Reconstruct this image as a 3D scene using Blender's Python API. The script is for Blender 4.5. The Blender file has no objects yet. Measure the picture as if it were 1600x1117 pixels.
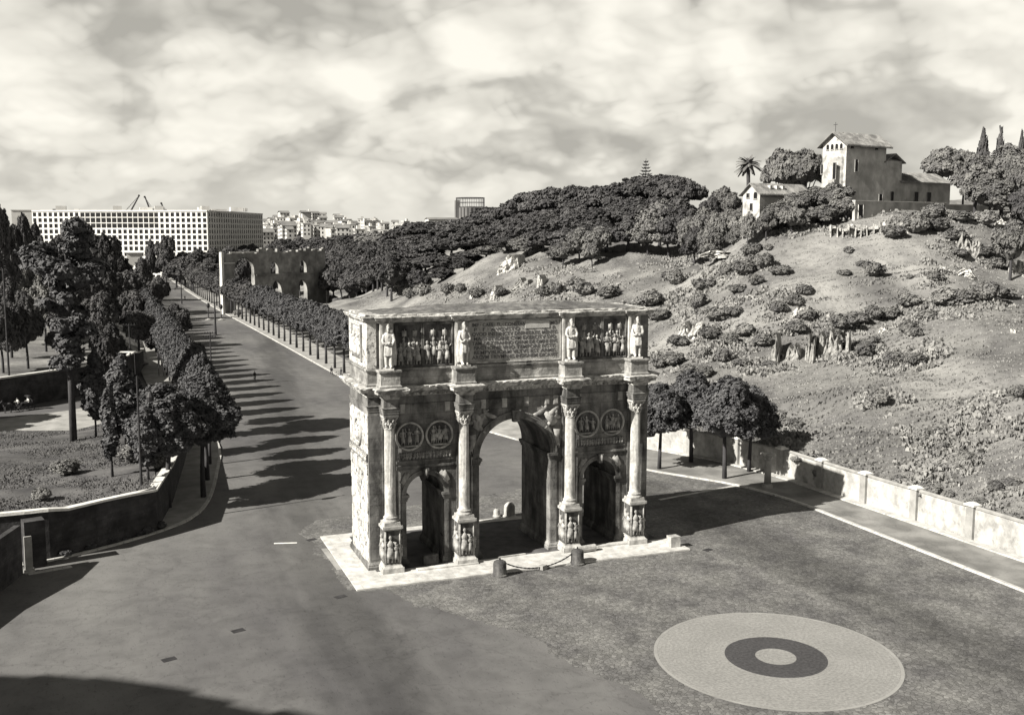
import bpy, math, random
import numpy as np
from mathutils import Vector, Matrix, noise as mn
rnd = random.Random(7)
sc = bpy.context.scene
col = sc.collection
R = math.radians
# ------------------------------------------------------------------ camera
CAM = np.array([-31.364, -81.269, 27.607]); YAW, PIT, ROL, FPX = .3653, .1193, .0008, 1621.1
def basis():
    f = np.array([math.sin(YAW)*math.cos(PIT), math.cos(YAW)*math.cos(PIT), -math.sin(PIT)])
    r = np.array([math.cos(YAW), -math.sin(YAW), 0.]); u = np.cross(r, f)
    return math.cos(ROL)*r+math.sin(ROL)*u, -math.sin(ROL)*r+math.cos(ROL)*u, f
BR, BU, BF = basis()
def ray(px, py): return BF+BR*(px-800)/FPX-BU*(py-557.6)/FPX
def gp(px, py, z=0.):                      # measured photo pixel -> point on the level z
    d = ray(px, py); return CAM+d*((z-CAM[2])/d[2])
def dp(px, py, D): return CAM+ray(px, py)*D
def zat(py, D): return float(dp(800, py, D)[2])
cd = bpy.data.cameras.new('camera'); cam = bpy.data.objects.new('camera', cd); col.objects.link(cam)
cd.sensor_width = 36; cd.lens = FPX/1600*36; cd.clip_start = .5; cd.clip_end = 9000
cam.matrix_world = Matrix([[BR[i], BU[i], -BF[i], CAM[i]] for i in range(3)]+[[0, 0, 0, 1]])
sc.camera = cam
sc.view_settings.view_transform = 'Standard'; sc.view_settings.look = 'None'
sc.view_settings.exposure = 1.4; sc.view_settings.gamma = 1
# ------------------------------------------------------------------ sun and sky
SUN_AZ, SUN_EL = R(13.0), R(34.5)          # light travels towards (cos az, sin az)
sd = bpy.data.lights.new('sun', 'SUN'); sd.energy = 5.0; sd.angle = R(.5); sd.color = (1, .96, .87)
so = bpy.data.objects.new('sun', sd); col.objects.link(so)
ldir = Vector((math.cos(SUN_AZ)*math.cos(SUN_EL), math.sin(SUN_AZ)*math.cos(SUN_EL), -math.sin(SUN_EL)))
so.rotation_euler = ldir.to_track_quat('-Z', 'Y').to_euler(); so.location = (-200, -50, 200)
w = bpy.data.worlds.new('World'); sc.world = w; w.use_nodes = True
nt = w.node_tree; N = nt.nodes; L = nt.links; N.clear()
def nd(t, **k):
    n = N.new(t)
    for a, b in k.items(): setattr(n, a, b)
    return n
def wmath(op, a, b=None, c=None):
    n = nd('ShaderNodeMath', operation=op)
    for i, v in enumerate((a, b, c)):
        if v is None: continue
        if isinstance(v, (int, float)): n.inputs[i].default_value = v
        else: L.new(v, n.inputs[i])
    return n.outputs[0]
sky = nd('ShaderNodeTexSky', sky_type='NISHITA', sun_disc=False, sun_elevation=SUN_EL, air_density=1, dust_density=2)
sky.sun_rotation = math.atan2(-ldir.x, -ldir.y)
bw = nd('ShaderNodeRGBToBW'); L.new(sky.outputs[0], bw.inputs[0])
tc = nd('ShaderNodeTexCoord'); sep = nd('ShaderNodeSeparateXYZ'); L.new(tc.outputs['Generated'], sep.inputs[0])
zc = wmath('ADD', wmath('MAXIMUM', sep.outputs[2], 0.0), .52)
cmb = nd('ShaderNodeCombineXYZ'); L.new(wmath('DIVIDE', sep.outputs[0], zc), cmb.inputs[0]); L.new(wmath('DIVIDE', sep.outputs[1], zc), cmb.inputs[1])
mp = nd('ShaderNodeMapping'); mp.inputs['Location'].default_value = (3.1, .7, 0); L.new(cmb.outputs[0], mp.inputs[0])
def wnoise(scale, det, rough, dist, vec):
    n = nd('ShaderNodeTexNoise'); n.inputs['Scale'].default_value = scale; n.inputs['Detail'].default_value = det
    n.inputs['Roughness'].default_value = rough; n.inputs['Distortion'].default_value = dist; L.new(vec, n.inputs['Vector']); return n.outputs[0]
def clouds(shift):                         # billows on billows; the same field is sampled again a little towards the sun
    m_ = nd('ShaderNodeMapping'); m_.inputs['Location'].default_value = (2.2+shift[0], .35+shift[1], 0); L.new(cmb.outputs[0], m_.inputs[0]); v_ = m_.outputs[0]
    big = wnoise(1.7, 2, .45, 0., v_); mid = wnoise(3.8, 4, .45, 0., v_)
    bil = None
    for sc_, am in ((3.6, .52), (8.0, .27), (17.0, .14), (36.0, .07)):      # rounded lumps of falling size, like heaped cumulus
        t_ = wmath('MULTIPLY', wmath('ABSOLUTE', wmath('SUBTRACT', wmath('MULTIPLY', wnoise(sc_, 0, .5, .0, v_), 2.0), 1.0)), am)
        bil = t_ if bil is None else wmath('ADD', bil, t_)
    return wmath('ADD', wmath('ADD', wmath('MULTIPLY', big, .62), wmath('MULTIPLY', mid, .24)), wmath('MULTIPLY', bil, .42))
c0 = clouds((0, 0)); c1 = clouds((-.028, .042))
lit = wmath('MULTIPLY', wmath('SUBTRACT', c0, c1), 1.7)
rp = nd('ShaderNodeValToRGB'); L.new(c0, rp.inputs[0]); cr = rp.color_ramp; cr.interpolation = 'EASE'
cr.elements[0].position = .435; cr.elements[0].color = (.54, .54, .54, 1)
cr.elements[1].position = .635; cr.elements[1].color = (.99, .99, .99, 1)
e = cr.elements.new(.495); e.color = (.66, .66, .66, 1)
e = cr.elements.new(.54); e.color = (.86, .86, .86, 1)
shade = wmath('MINIMUM', wmath('MAXIMUM', wmath('ADD', rp.outputs[0], lit), .46), 1.12)
# towards the horizon the cloud deck evens out and brightens
hz_ = wmath('SUBTRACT', 1.0, wmath('MULTIPLY', wmath('MAXIMUM', sep.outputs[2], 0.0), 14.0)); hz_ = wmath('MAXIMUM', hz_, 0.0)
mm = nd('ShaderNodeMix', data_type='FLOAT'); L.new(wmath('MULTIPLY', hz_, .8), mm.inputs[0]); L.new(shade, mm.inputs[2]); mm.inputs[3].default_value = .90
# overhead, out of view, the sky is dimmed to cut the fill light
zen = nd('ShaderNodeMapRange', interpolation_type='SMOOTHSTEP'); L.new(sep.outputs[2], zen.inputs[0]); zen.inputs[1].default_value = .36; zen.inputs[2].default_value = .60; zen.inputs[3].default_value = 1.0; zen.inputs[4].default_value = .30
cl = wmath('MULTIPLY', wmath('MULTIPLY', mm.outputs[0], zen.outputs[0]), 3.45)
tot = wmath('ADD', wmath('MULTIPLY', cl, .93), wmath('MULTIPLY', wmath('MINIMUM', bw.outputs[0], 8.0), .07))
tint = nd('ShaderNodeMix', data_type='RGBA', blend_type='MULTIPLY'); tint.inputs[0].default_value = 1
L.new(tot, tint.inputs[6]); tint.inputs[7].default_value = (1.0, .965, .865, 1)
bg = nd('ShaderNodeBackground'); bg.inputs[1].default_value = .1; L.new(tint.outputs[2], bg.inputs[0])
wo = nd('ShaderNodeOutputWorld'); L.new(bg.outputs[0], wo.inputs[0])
# ------------------------------------------------------------------ materials
MATS = {}
def grey(v, t=0.0):
    v *= .90
    return _grey(v, t)
def _grey(v, t=0.0):                        # the whole place in the photograph's warm grey
    d = max(0., 1-v/.14); return (v*(1.0+t), v*(.985-.018*d), v*(.955+.10*d-t), 1)
def mat(name, a, b, scale=1.0, rough=.9, bump=.0, bscale=None, det=6, joints=None, stain=None, stretch=(1, 1, 1), lo=.35, hi=.65, t=0., world=False, rand=0., pits=None):
    m = bpy.data.materials.new(name); m.use_nodes = True; T = m.node_tree; n = T.nodes; l = T.links
    P = n['Principled BSDF']; P.inputs['Roughness'].default_value = rough; P.inputs['Specular IOR Level'].default_value = .2
    if world:
        g = n.new('ShaderNodeNewGeometry'); src = g.outputs['Position']
    else:
        g = n.new('ShaderNodeTexCoord'); src = g.outputs['Object']
    mpn = n.new('ShaderNodeMapping'); mpn.inputs['Scale'].default_value = stretch; l.new(src, mpn.inputs[0]); v = mpn.outputs[0]
    def noise(s, d=6, r=.6, dist=0., vec=None):
        q = n.new('ShaderNodeTexNoise'); q.inputs['Scale'].default_value = s; q.inputs['Detail'].default_value = d
        q.inputs['Roughness'].default_value = r; q.inputs['Distortion'].default_value = dist; l.new(vec or v, q.inputs['Vector']); return q.outputs[0]
    def ramp(f, p0, c0, p1, c1):
        q = n.new('ShaderNodeValToRGB'); l.new(f, q.inputs[0]); q.color_ramp.elements[0].position = p0; q.color_ramp.elements[0].color = c0
        q.color_ramp.elements[1].position = p1; q.color_ramp.elements[1].color = c1; return q.outputs[0]
    def mul(c, f, fac=1.):
        q = n.new('ShaderNodeMix'); q.data_type = 'RGBA'; q.blend_type = 'MULTIPLY'; q.inputs[0].default_value = fac
        l.new(c, q.inputs[6]); l.new(f, q.inputs[7]); return q.outputs[2]
    c = ramp(noise(scale, det), lo, grey(a, t), hi, grey(b, t)); hgt = noise(bscale or scale*4, 6, .65)
    if stain:                              # big weathering stains: (scale, darkest factor, p0, p1, vertical stretch)
        mp3 = n.new('ShaderNodeMapping'); mp3.inputs['Scale'].default_value = (1, 1, stain[4]); l.new(src, mp3.inputs[0])
        c = mul(c, ramp(noise(stain[0], 7, .6, .4, mp3.outputs[0]), stain[2], (stain[1],)*3+(1,), stain[3], (1, 1, 1, 1)))
    if pits:
        c = mul(c, ramp(noise(pits[0], 3, .7), pits[1], (pits[3],)*3+(1,), pits[2], (1, 1, 1, 1)))
    if joints:                             # (brick width, row height, mortar size, mortar factor, mapping rotation)
        br = n.new('ShaderNodeTexBrick'); mj = n.new('ShaderNodeMapping'); mj.inputs['Rotation'].default_value = joints[4]
        l.new(src, mj.inputs[0]); l.new(mj.outputs[0], br.inputs[0]); br.inputs['Scale'].default_value = 1
        br.inputs['Brick Width'].default_value = joints[0]; br.inputs['Row Height'].default_value = joints[1]; br.inputs['Mortar Size'].default_value = joints[2]
        br.inputs['Mortar Smooth'].default_value = .3
        br.inputs['Color1'].default_value = (1, 1, 1, 1); br.inputs['Color2'].default_value = (joints[5] if len(joints) > 5 else .8,)*3+(1,); br.inputs['Mortar'].default_value = (joints[3],)*3+(1,)
        c = mul(c, br.outputs[0])
    if rand:
        oi = n.new('ShaderNodeObjectInfo'); c = mul(c, ramp(oi.outputs['Random'], 0, (1-rand,)*3+(1,), 1, (1, 1, 1, 1)))
    l.new(c, P.inputs['Base Color'])
    if bump:
        b = n.new('ShaderNodeBump'); b.inputs['Strength'].default_value = 1; b.inputs['Distance'].default_value = bump; l.new(hgt, b.inputs['Height']); l.new(b.outputs[0], P.inputs['Normal'])
    MATS[name] = m; return m
RX = (R(90), 0, 0)
mat('marble', .13, .28, .8, bump=.05, bscale=3, stain=(.55, .28, .40, .60, .35), joints=(2.3, .92, .014, .35, RX, .8), pits=(5, .30, .40, .4))  # stained front stone, darkened also for the shade in its bays
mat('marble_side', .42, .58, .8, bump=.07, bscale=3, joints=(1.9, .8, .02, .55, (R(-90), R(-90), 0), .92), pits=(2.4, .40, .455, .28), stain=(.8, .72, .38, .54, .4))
mat('marble_mid', .17, .40, .9, bump=.06, bscale=4, stain=(.6, .5, .38, .56, .4), joints=(1.7, .55, .014, .5, RX, .82), pits=(5, .30, .40, .4))
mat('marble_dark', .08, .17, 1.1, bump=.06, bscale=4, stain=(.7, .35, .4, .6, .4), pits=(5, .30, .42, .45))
mat('marble_clean_lit', .27, .46, 1.6, bump=.03, bscale=6, stain=(1.1, .6, .38, .52, .3))  # cleaner, paler marble: brightness of the lit front parts put into its colour
mat('statue_marble', .32, .52, 2.2, bump=.03, bscale=9, stain=(1.4, .6, .38, .52, .35), pits=(6, .30, .38, .5))
mat('relief_marble', .14, .36, 2.2, bump=.03, bscale=9)
mat('cornice_marble', .34, .58, 1.4, bump=.08, bscale=5, stain=(1.3, .35, .40, .55, 1))
mat('letters', .07, .10, 3)
mat('panel_marble', .24, .40, 1.1, bump=.03, bscale=6, stain=(.9, .55, .38, .52, .4))
mat('blank_slab', .34, .42, 2, bump=.01)
mat('roof_cover', .09, .19, 1.6, bump=.08, bscale=5, stain=(.35, .6, .4, .6, 1))
mat('slab', .34, .55, 1.3, bump=.015, bscale=8, joints=(1.9, 1.05, .016, .62, (0, 0, 0), .86), world=True)
mat('asphalt', .075, .135, .07, rough=.8, bump=.01, bscale=14, stretch=(1, .35, 1), det=11, lo=.36, hi=.64, world=True, stain=(.5, .82, .36, .56, 1), pits=(5, .32, .42, .72))
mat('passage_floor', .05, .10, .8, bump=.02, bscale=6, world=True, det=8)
mat('asphalt_side', .075, .10, .1, rough=.85, bump=.008, bscale=12, world=True, det=9)
mat('ground_earth', .05, .10, .12, bump=.1, bscale=2, world=True, det=9)
mat('kerbstone', .34, .5, 1.5, bump=.02, joints=(1.4, 1.4, .03, .55, (0, 0, 0)), world=True)
mat('pavement', .16, .23, .3, bump=.01, bscale=6, world=True, joints=(2.2, 2.2, .02, .85, (0, 0, 0), .95), stain=(.3, .75, .4, .6, 1))
mat('pavement_pale', .22, .32, .35, bump=.01, bscale=6, world=True, stain=(.5, .8, .4, .6, 1))
mat('wall_render', .30, .42, 1.2, bump=.015, bscale=8, stain=(.6, .66, .38, .56, .5), pits=(2, .33, .46, .75))
mat('wall_pier', .2, .29, 1.2, bump=.02, bscale=8)
mat('retaining_stone', .035, .07, .8, bump=.06, bscale=3, stain=(.5, .6, .4, .6, 1), pits=(1.7, .30, .36, 1.6), joints=(.9, .35, .02, .7, RX, .75))
mat('coping', .42, .6, 1.5, bump=.02)
mat('wall_shade', .028, .055, .9, bump=.08, bscale=4, world=True, det=9)  # dark tone of the wall's shade painted on the pavement
mat('lawn_tuft', .055, .13, .9, rough=1, world=True, det=6)
mat('lawn', .055, .11, .35, bump=.08, bscale=2.5, world=True, det=9, stain=(.12, .65, .4, .6, 1))
mat('hill_grass', .115, .235, .10, bump=.12, bscale=1.2, world=True, det=11, stain=(.05, .68, .42, .58, 1), pits=(1.1, .30, .50, .62))
mat('tuff_grass', .10, .26, .9, rough=1, world=True, det=6)
mat('leaf_dark', .042, .092, .9, rough=.75, world=True, det=4, t=-.02)
mat('leaf_mid', .10, .19, .5, rough=.8, world=True, det=4, rand=.35)
mat('leaf_far', .048, .10, .25, rough=.9, world=True, det=5, rand=.4)
mat('leaf_scrub', .13, .25, .6, rough=.9, world=True, det=4)
mat('leaf_pale', .12, .22, .6, rough=.9, world=True, det=4, rand=.3)
mat('bark', .035, .06, 3, bump=.03, stretch=(1, 1, .3))
mat('bark_light', .16, .24, 2, bump=.03, stretch=(1, 1, .3))
mat('tufa', .34, .56, .9, bump=.25, bscale=3, pits=(1.5, .34, .44, .15))
mat('tufa_grey', .18, .34, .7, bump=.15, bscale=3, pits=(1.6, .34, .46, .3))
mat('brick_ruin', .17, .34, .35, bump=.04, bscale=4, stain=(.16, .6, .4, .6, .6))
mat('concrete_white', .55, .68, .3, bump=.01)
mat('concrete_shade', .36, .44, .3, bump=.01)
mat('window_dark', .006, .012, .5, rough=.5)
mat('city_white', .42, .62, .05, rand=.45)
mat('city_roof', .12, .20, .1, rand=.3)
mat('metal_grey', .06, .09, 1, rough=.6)
mat('gas_tank', .10, .14, .05)
mat('iron_dark', .02, .035, 2, rough=.6)
mat('plaster_pale', .28, .50, .7, stain=(.7, .5, .36, .5, .6), bump=.02)
mat('plaster_grey', .30, .42, .5, stain=(.35, .7, .38, .6, .7), bump=.02)
mat('roof_tile', .13, .26, .7, bump=.05, bscale=5, stretch=(1, 1, 1), stain=(.5, .6, .4, .6, 1))
mat('white_paint', .55, .68, 2)
mat('circle_pale', .19, .25, .4, bump=.012, bscale=9, world=True, pits=(3, .25, .42, .8))
mat('circle_dark', .05, .085, .6, bump=.012, bscale=9, world=True)
mat('skin', .28, .34, 3); mat('cloth_dark', .02, .035, 3); mat('cloth_white', .5, .62, 3); mat('hair', .015, .025, 3)
mat('travertine', .25, .4, .3, bump=.05)
mat('glass_lamp', .45, .5, 2, rough=.3)
def add_mul(name, build):                  # multiplies one more pattern into a material's base colour
    m = MATS[name]; n = m.node_tree.nodes; l = m.node_tree.links; P = n['Principled BSDF']; src = P.inputs['Base Color'].links[0].from_socket
    x = n.new('ShaderNodeMix'); x.data_type = 'RGBA'; x.blend_type = 'MULTIPLY'; x.inputs[0].default_value = 1; l.new(src, x.inputs[6]); l.new(build(n, l), x.inputs[7]); l.new(x.outputs[2], P.inputs['Base Color'])
def tyre_band(x0, kx, width, dark, ylo, yhi):   # oil and rubber worn into the surface along the line x = x0 + kx*y
    def f(n, l):
        def M(op, a, b=None):
            q = n.new('ShaderNodeMath'); q.operation = op
            for i, v in enumerate((a, b)):
                if v is None: continue
                if isinstance(v, (int, float)): q.inputs[i].default_value = v
                else: l.new(v, q.inputs[i])
            return q.outputs[0]
        g = n.new('ShaderNodeNewGeometry'); s = n.new('ShaderNodeSeparateXYZ'); l.new(g.outputs['Position'], s.inputs[0])
        mp = n.new('ShaderNodeMapping'); mp.inputs['Scale'].default_value = (.5, .07, 1); l.new(g.outputs['Position'], mp.inputs[0])
        nz = n.new('ShaderNodeTexNoise'); nz.inputs['Scale'].default_value = 1; nz.inputs['Detail'].default_value = 6; l.new(mp.outputs[0], nz.inputs['Vector'])
        d = M('ABSOLUTE', M('SUBTRACT', M('SUBTRACT', s.outputs[0], x0), M('MULTIPLY', M('MAXIMUM', s.outputs[1], 0.0), kx)))
        d = M('ADD', d, M('MULTIPLY', M('SUBTRACT', nz.outputs[0], .5), width*1.6))
        r = n.new('ShaderNodeMapRange'); r.interpolation_type = 'SMOOTHSTEP'; l.new(d, r.inputs[0]); r.inputs[1].default_value = 0; r.inputs[2].default_value = width; r.inputs[3].default_value = dark; r.inputs[4].default_value = 1
        return r.outputs[0]
    return f
def cracks(scale, dark, w_):
    def f(n, l):
        g = n.new('ShaderNodeNewGeometry'); nz = n.new('ShaderNodeTexNoise'); nz.inputs['Scale'].default_value = .8; nz.inputs['Detail'].default_value = 6; l.new(g.outputs['Position'], nz.inputs['Vector'])
        sc_ = n.new('ShaderNodeVectorMath'); sc_.operation = 'SCALE'; sc_.inputs['Scale'].default_value = 2.2; l.new(nz.outputs['Color'], sc_.inputs[0]); ad = n.new('ShaderNodeVectorMath'); ad.operation = 'ADD'; l.new(g.outputs['Position'], ad.inputs[0]); l.new(sc_.outputs[0], ad.inputs[1])
        v = n.new('ShaderNodeTexVoronoi'); v.feature = 'DISTANCE_TO_EDGE'; v.inputs['Scale'].default_value = scale; l.new(ad.outputs[0], v.inputs['Vector'])
        r = n.new('ShaderNodeValToRGB'); l.new(v.outputs['Distance'], r.inputs[0]); r.color_ramp.elements[0].color = (dark, dark, dark, 1); r.color_ramp.elements[1].position = w_; return r.outputs[0]
    return f
add_mul('asphalt', tyre_band(-17.0, .12, 5.5, .62, 0, 0)); add_mul('asphalt', cracks(.11, .86, .012)); add_mul('pavement', cracks(.3, .8, .02))
def sett_material():                       # basalt setts: small irregular stones with darker joints
    m = mat('setts', .10, .175, .3, rough=.75, world=True, det=8, stain=(.35, .85, .4, .6, 1)); T = m.node_tree; n = T.nodes; l = T.links; P = n['Principled BSDF']
    g = n.new('ShaderNodeNewGeometry'); vo = n.new('ShaderNodeTexVoronoi'); vo.feature = 'DISTANCE_TO_EDGE'; vo.inputs['Scale'].default_value = 3.5; l.new(g.outputs['Position'], vo.inputs['Vector'])
    v2 = n.new('ShaderNodeTexVoronoi'); v2.inputs['Scale'].default_value = 3.5; l.new(g.outputs['Position'], v2.inputs['Vector'])
    rp = n.new('ShaderNodeValToRGB'); l.new(vo.outputs['Distance'], rp.inputs[0]); rp.color_ramp.elements[0].color = (.58, .58, .58, 1); rp.color_ramp.elements[1].position = .09
    hs = n.new('ShaderNodeValToRGB'); l.new(v2.outputs['Color'], hs.inputs[0]); hs.color_ramp.elements[0].color = (.62, .62, .62, 1); hs.color_ramp.elements[1].color = (1.25, 1.25, 1.25, 1)
    src = P.inputs['Base Color'].links[0].from_socket
    a = n.new('ShaderNodeMix'); a.data_type = 'RGBA'; a.blend_type = 'MULTIPLY'; a.inputs[0].default_value = 1; l.new(src, a.inputs[6]); l.new(rp.outputs[0], a.inputs[7])
    b = n.new('ShaderNodeMix'); b.data_type = 'RGBA'; b.blend_type = 'MULTIPLY'; b.inputs[0].default_value = 1; l.new(a.outputs[2], b.inputs[6]); l.new(hs.outputs[0], b.inputs[7])
    l.new(b.outputs[2], P.inputs['Base Color'])
    bp = n.new('ShaderNodeBump'); bp.inputs['Distance'].default_value = .03; l.new(rp.outputs[0], bp.inputs['Height']); l.new(bp.outputs[0], P.inputs['Normal'])
sett_material(); add_mul('setts', tyre_band(21.5, .0, 5.5, .62, 0, 0))
# ------------------------------------------------------------------ mesh helpers
class MB:
    def __init__(s): s.v = []; s.f = []
    def add(s, vs, fs):
        o = len(s.v); s.v += [tuple(map(float, p)) for p in vs]; s.f += [tuple(o+i for i in q) for q in fs]; return s
    def box(s, c, d, rz=0., taper=1., tx=None):
        x, y, z = d[0]/2, d[1]/2, d[2]/2; vs = []
        for k in (-1, 1):
            t = 1 if k < 0 else taper; u = 1 if k < 0 else (tx if tx is not None else taper)
            for a, b in ((-1, -1), (1, -1), (1, 1), (-1, 1)):
                X, Y = a*x*u, b*y*t; vs.append((c[0]+X*math.cos(rz)-Y*math.sin(rz), c[1]+X*math.sin(rz)+Y*math.cos(rz), c[2]+k*z))
        return s.add(vs, [(0, 3, 2, 1), (4, 5, 6, 7), (0, 1, 5, 4), (1, 2, 6, 5), (2, 3, 7, 6), (3, 0, 4, 7)])
    def bx(s, x0, x1, y0, y1, z0, z1): return s.box(((x0+x1)/2, (y0+y1)/2, (z0+z1)/2), (x1-x0, y1-y0, z1-z0))
    def tube(s, pts, rad, n=8, cap=True):
        pts = [Vector(p) for p in pts]; rings = []
        for i, p in enumerate(pts):
            d = (pts[min(i+1, len(pts)-1)]-pts[max(i-1, 0)]).normalized()
            a = d.cross(Vector((0, 0, 1))) if abs(d.z) < .95 else d.cross(Vector((1, 0, 0))); a.normalize(); b = d.cross(a)
            r = rad[i] if isinstance(rad, (list, tuple)) else rad
            rings.append([p+a*r*math.cos(t*2*math.pi/n)+b*r*math.sin(t*2*math.pi/n) for t in range(n)])
        vs = [q for r in rings for q in r]; fs = []
        for i in range(len(pts)-1):
            for t in range(n): fs.append((i*n+t, i*n+(t+1) % n, (i+1)*n+(t+1) % n, (i+1)*n+t))
        if cap: fs += [tuple(range(n))[::-1], tuple((len(pts)-1)*n+t for t in range(n))]
        return s.add(vs, fs)
    def lathe(s, prof, c=(0, 0, 0), n=16, flute=None):
        vs = []; fs = []
        for r, z in prof:
            for t in range(n):
                q = r*(1-(flute if (flute and t % 2) else 0)); a = t*2*math.pi/n; vs.append((c[0]+q*math.cos(a), c[1]+q*math.sin(a), c[2]+z))
        for i in range(len(prof)-1):
            for t in range(n): fs.append((i*n+t, i*n+(t+1) % n, (i+1)*n+(t+1) % n, (i+1)*n+t))
        fs += [tuple(range(n))[::-1], tuple((len(prof)-1)*n+t for t in range(n))]
        return s.add(vs, fs)
    def ell(s, c, r, n=10, m=7, jit=0., rz=0.):
        vs = [(0, 0, -1)]; fs = []
        for j in range(1, m):
            ph = -math.pi/2+j*math.pi/m
            for i in range(n): a = i*2*math.pi/n; vs.append((math.cos(ph)*math.cos(a), math.cos(ph)*math.sin(a), math.sin(ph)))
        vs.append((0, 0, 1)); out = []
        for p in vs:
            k = 1+(rnd.uniform(-jit, jit) if jit else 0); X, Y, Z = p[0]*r[0]*k, p[1]*r[1]*k, p[2]*r[2]*k
            out.append((c[0]+X*math.cos(rz)-Y*math.sin(rz), c[1]+X*math.sin(rz)+Y*math.cos(rz), c[2]+Z))
        for i in range(n): fs.append((0, 1+(i+1) % n, 1+i))
        for j in range(m-2):
            for i in range(n): a = 1+j*n; fs.append((a+i, a+(i+1) % n, a+n+(i+1) % n, a+n+i))
        a = 1+(m-2)*n
        for i in range(n): fs.append((a+i, a+(i+1) % n, len(vs)-1))
        return s.add(out, fs)
    def jitter(s, a, seed=1):
        q = random.Random(seed); s.v = [(x+q.uniform(-a, a), y+q.uniform(-a, a), z+q.uniform(-a, a)) for x, y, z in s.v]; return s
    def xf(s, M): s.v = [tuple(M @ Vector(p)) for p in s.v]; return s
    def mesh(s, name, m, smooth=False):
        me = bpy.data.meshes.new(name); me.from_pydata(s.v, [], s.f); me.validate(); me.update()
        if m: me.materials.append(MATS[m])
        if smooth: me.polygons.foreach_set('use_smooth', [True]*len(me.polygons))
        return me
    def build(s, name, m, parent=None, smooth=False, loc=None): return link(name, s.mesh(name, m, smooth), parent, loc)
def link(name, me, parent=None, loc=None):
    o = bpy.data.objects.new(name, me); col.objects.link(o)
    if parent: o.parent = parent
    if loc is not None: o.location = loc
    return o
def tag(o, label=None, cat=None, group=None, kind=None):
    if label: o['label'] = label
    if cat: o['category'] = cat
    if group: o['group'] = group
    if kind: o['kind'] = kind
    return o
def thing(name, label, cat, loc=(0, 0, 0), rz=0., group=None, scale=None):
    o = bpy.data.objects.new(name, None); col.objects.link(o); o.location = loc; o.rotation_euler = (0, 0, rz); o.empty_display_size = .3
    if scale is not None: o.scale = scale if isinstance(scale, (list, tuple)) else (scale,)*3
    return tag(o, label, cat, group)
def copy_tree(o, parent=None):
    c = o.copy(); col.objects.link(c); c.parent = parent
    for ch in list(o.children): copy_tree(ch, c)
    return c
def fuse(mb, name, m, voxel, parent=None, loc=None, smooth=True, sm=1):     # one continuous surface out of overlapping forms
    me = mb.mesh(name, m); t = bpy.data.objects.new('tmp', me); col.objects.link(t)
    r = t.modifiers.new('r', 'REMESH'); r.mode = 'VOXEL'; r.voxel_size = voxel
    if sm: s_ = t.modifiers.new('s', 'SMOOTH'); s_.iterations = sm; s_.factor = .5
    dg = bpy.context.evaluated_depsgraph_get(); ev = t.evaluated_get(dg); nm = bpy.data.meshes.new_from_object(ev)
    bpy.data.objects.remove(t); bpy.data.meshes.remove(me); nm.name = name
    if not nm.materials: nm.materials.append(MATS[m])
    if smooth: nm.polygons.foreach_set('use_smooth', [True]*len(nm.polygons))
    return nm if parent is False else link(name, nm, parent, loc)
def poly_sheet(name, pts, z, m, thick=0.0, kind='structure', parent=None):
    mb = MB(); n = len(pts)
    if thick: mb.add([(p[0], p[1], z-thick) for p in pts]+[(p[0], p[1], z) for p in pts], [tuple(range(n, 2*n))]+[(i, (i+1) % n, n+(i+1) % n, n+i) for i in range(n)])
    else: mb.add([(p[0], p[1], z) for p in pts], [tuple(range(n))])
    o = mb.build(name, m, parent)
    if kind: o['kind'] = kind
    return o
def area2(p): return sum(p[i][0]*p[(i+1) % len(p)][1]-p[(i+1) % len(p)][0]*p[i][1] for i in range(len(p)))
def offset_poly(p, d):
    if area2(p) < 0: p = p[::-1]
    out = []; n = len(p)
    for i in range(n):
        a, b, c = Vector(p[i-1]), Vector(p[i]), Vector(p[(i+1) % n]); u = (b-a).normalized(); v = (c-b).normalized()
        n1 = Vector((u.y, -u.x)); n2 = Vector((v.y, -v.x)); k = 1+n1.dot(n2)
        out.append(tuple(b+(n1+n2)*d/(k if k > .2 else 1)))
    return out
def sweep(mb, plan, prof, seg=.5, jit=0., seed=3, top=True, bottom=True):   # moulded course round a plan outline
    q = random.Random(seed)
    if area2(plan) < 0: plan = plan[::-1]
    rings = []; n0 = len(plan)
    cnt = [max(1, int(round((Vector(plan[(i+1) % n0])-Vector(plan[i])).length/seg))) for i in range(n0)]
    for d, z in prof:
        off = offset_poly(plan, d) if d else list(plan); ring = []
        for i in range(n0):
            a, b = Vector(off[i]), Vector(off[(i+1) % n0])
            for k in range(cnt[i]):
                p = a.lerp(b, k/cnt[i]); j = jit*(1 if d > .12 else .1); ring.append((p.x+q.uniform(-j, j), p.y+q.uniform(-j, j), z+q.uniform(-j, j)*.5))
        rings.append(ring)
    m = len(rings[0]); vs = [p for r in rings for p in r]; fs = []
    for i in range(len(rings)-1):
        for t in range(m): fs.append((i*m+t, i*m+(t+1) % m, (i+1)*m+(t+1) % m, (i+1)*m+t))
    if bottom: fs.append(tuple(range(m))[::-1])
    if top: fs.append(tuple((len(rings)-1)*m+t for t in range(m)))
    mb.add(vs, fs); return mb
ORD = ['first', 'second', 'third', 'fourth', 'fifth', 'sixth', 'seventh', 'eighth', 'ninth', 'tenth', 'eleventh', 'twelfth', 'thirteenth', 'fourteenth', 'fifteenth', 'sixteenth', 'seventeenth', 'eighteenth', 'nineteenth', 'twentieth']
TENS = {2: 'twenty', 3: 'thirty', 4: 'forty', 5: 'fifty', 6: 'sixty', 7: 'seventy', 8: 'eighty', 9: 'ninety'}
def ordw(i):                               # 0 -> first
    i += 1
    if i <= 20: return ORD[i-1]
    t, u = divmod(i, 10); return TENS[t][:-1]+'ieth' if u == 0 else TENS[t]+'-'+ORD[u-1]
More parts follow.
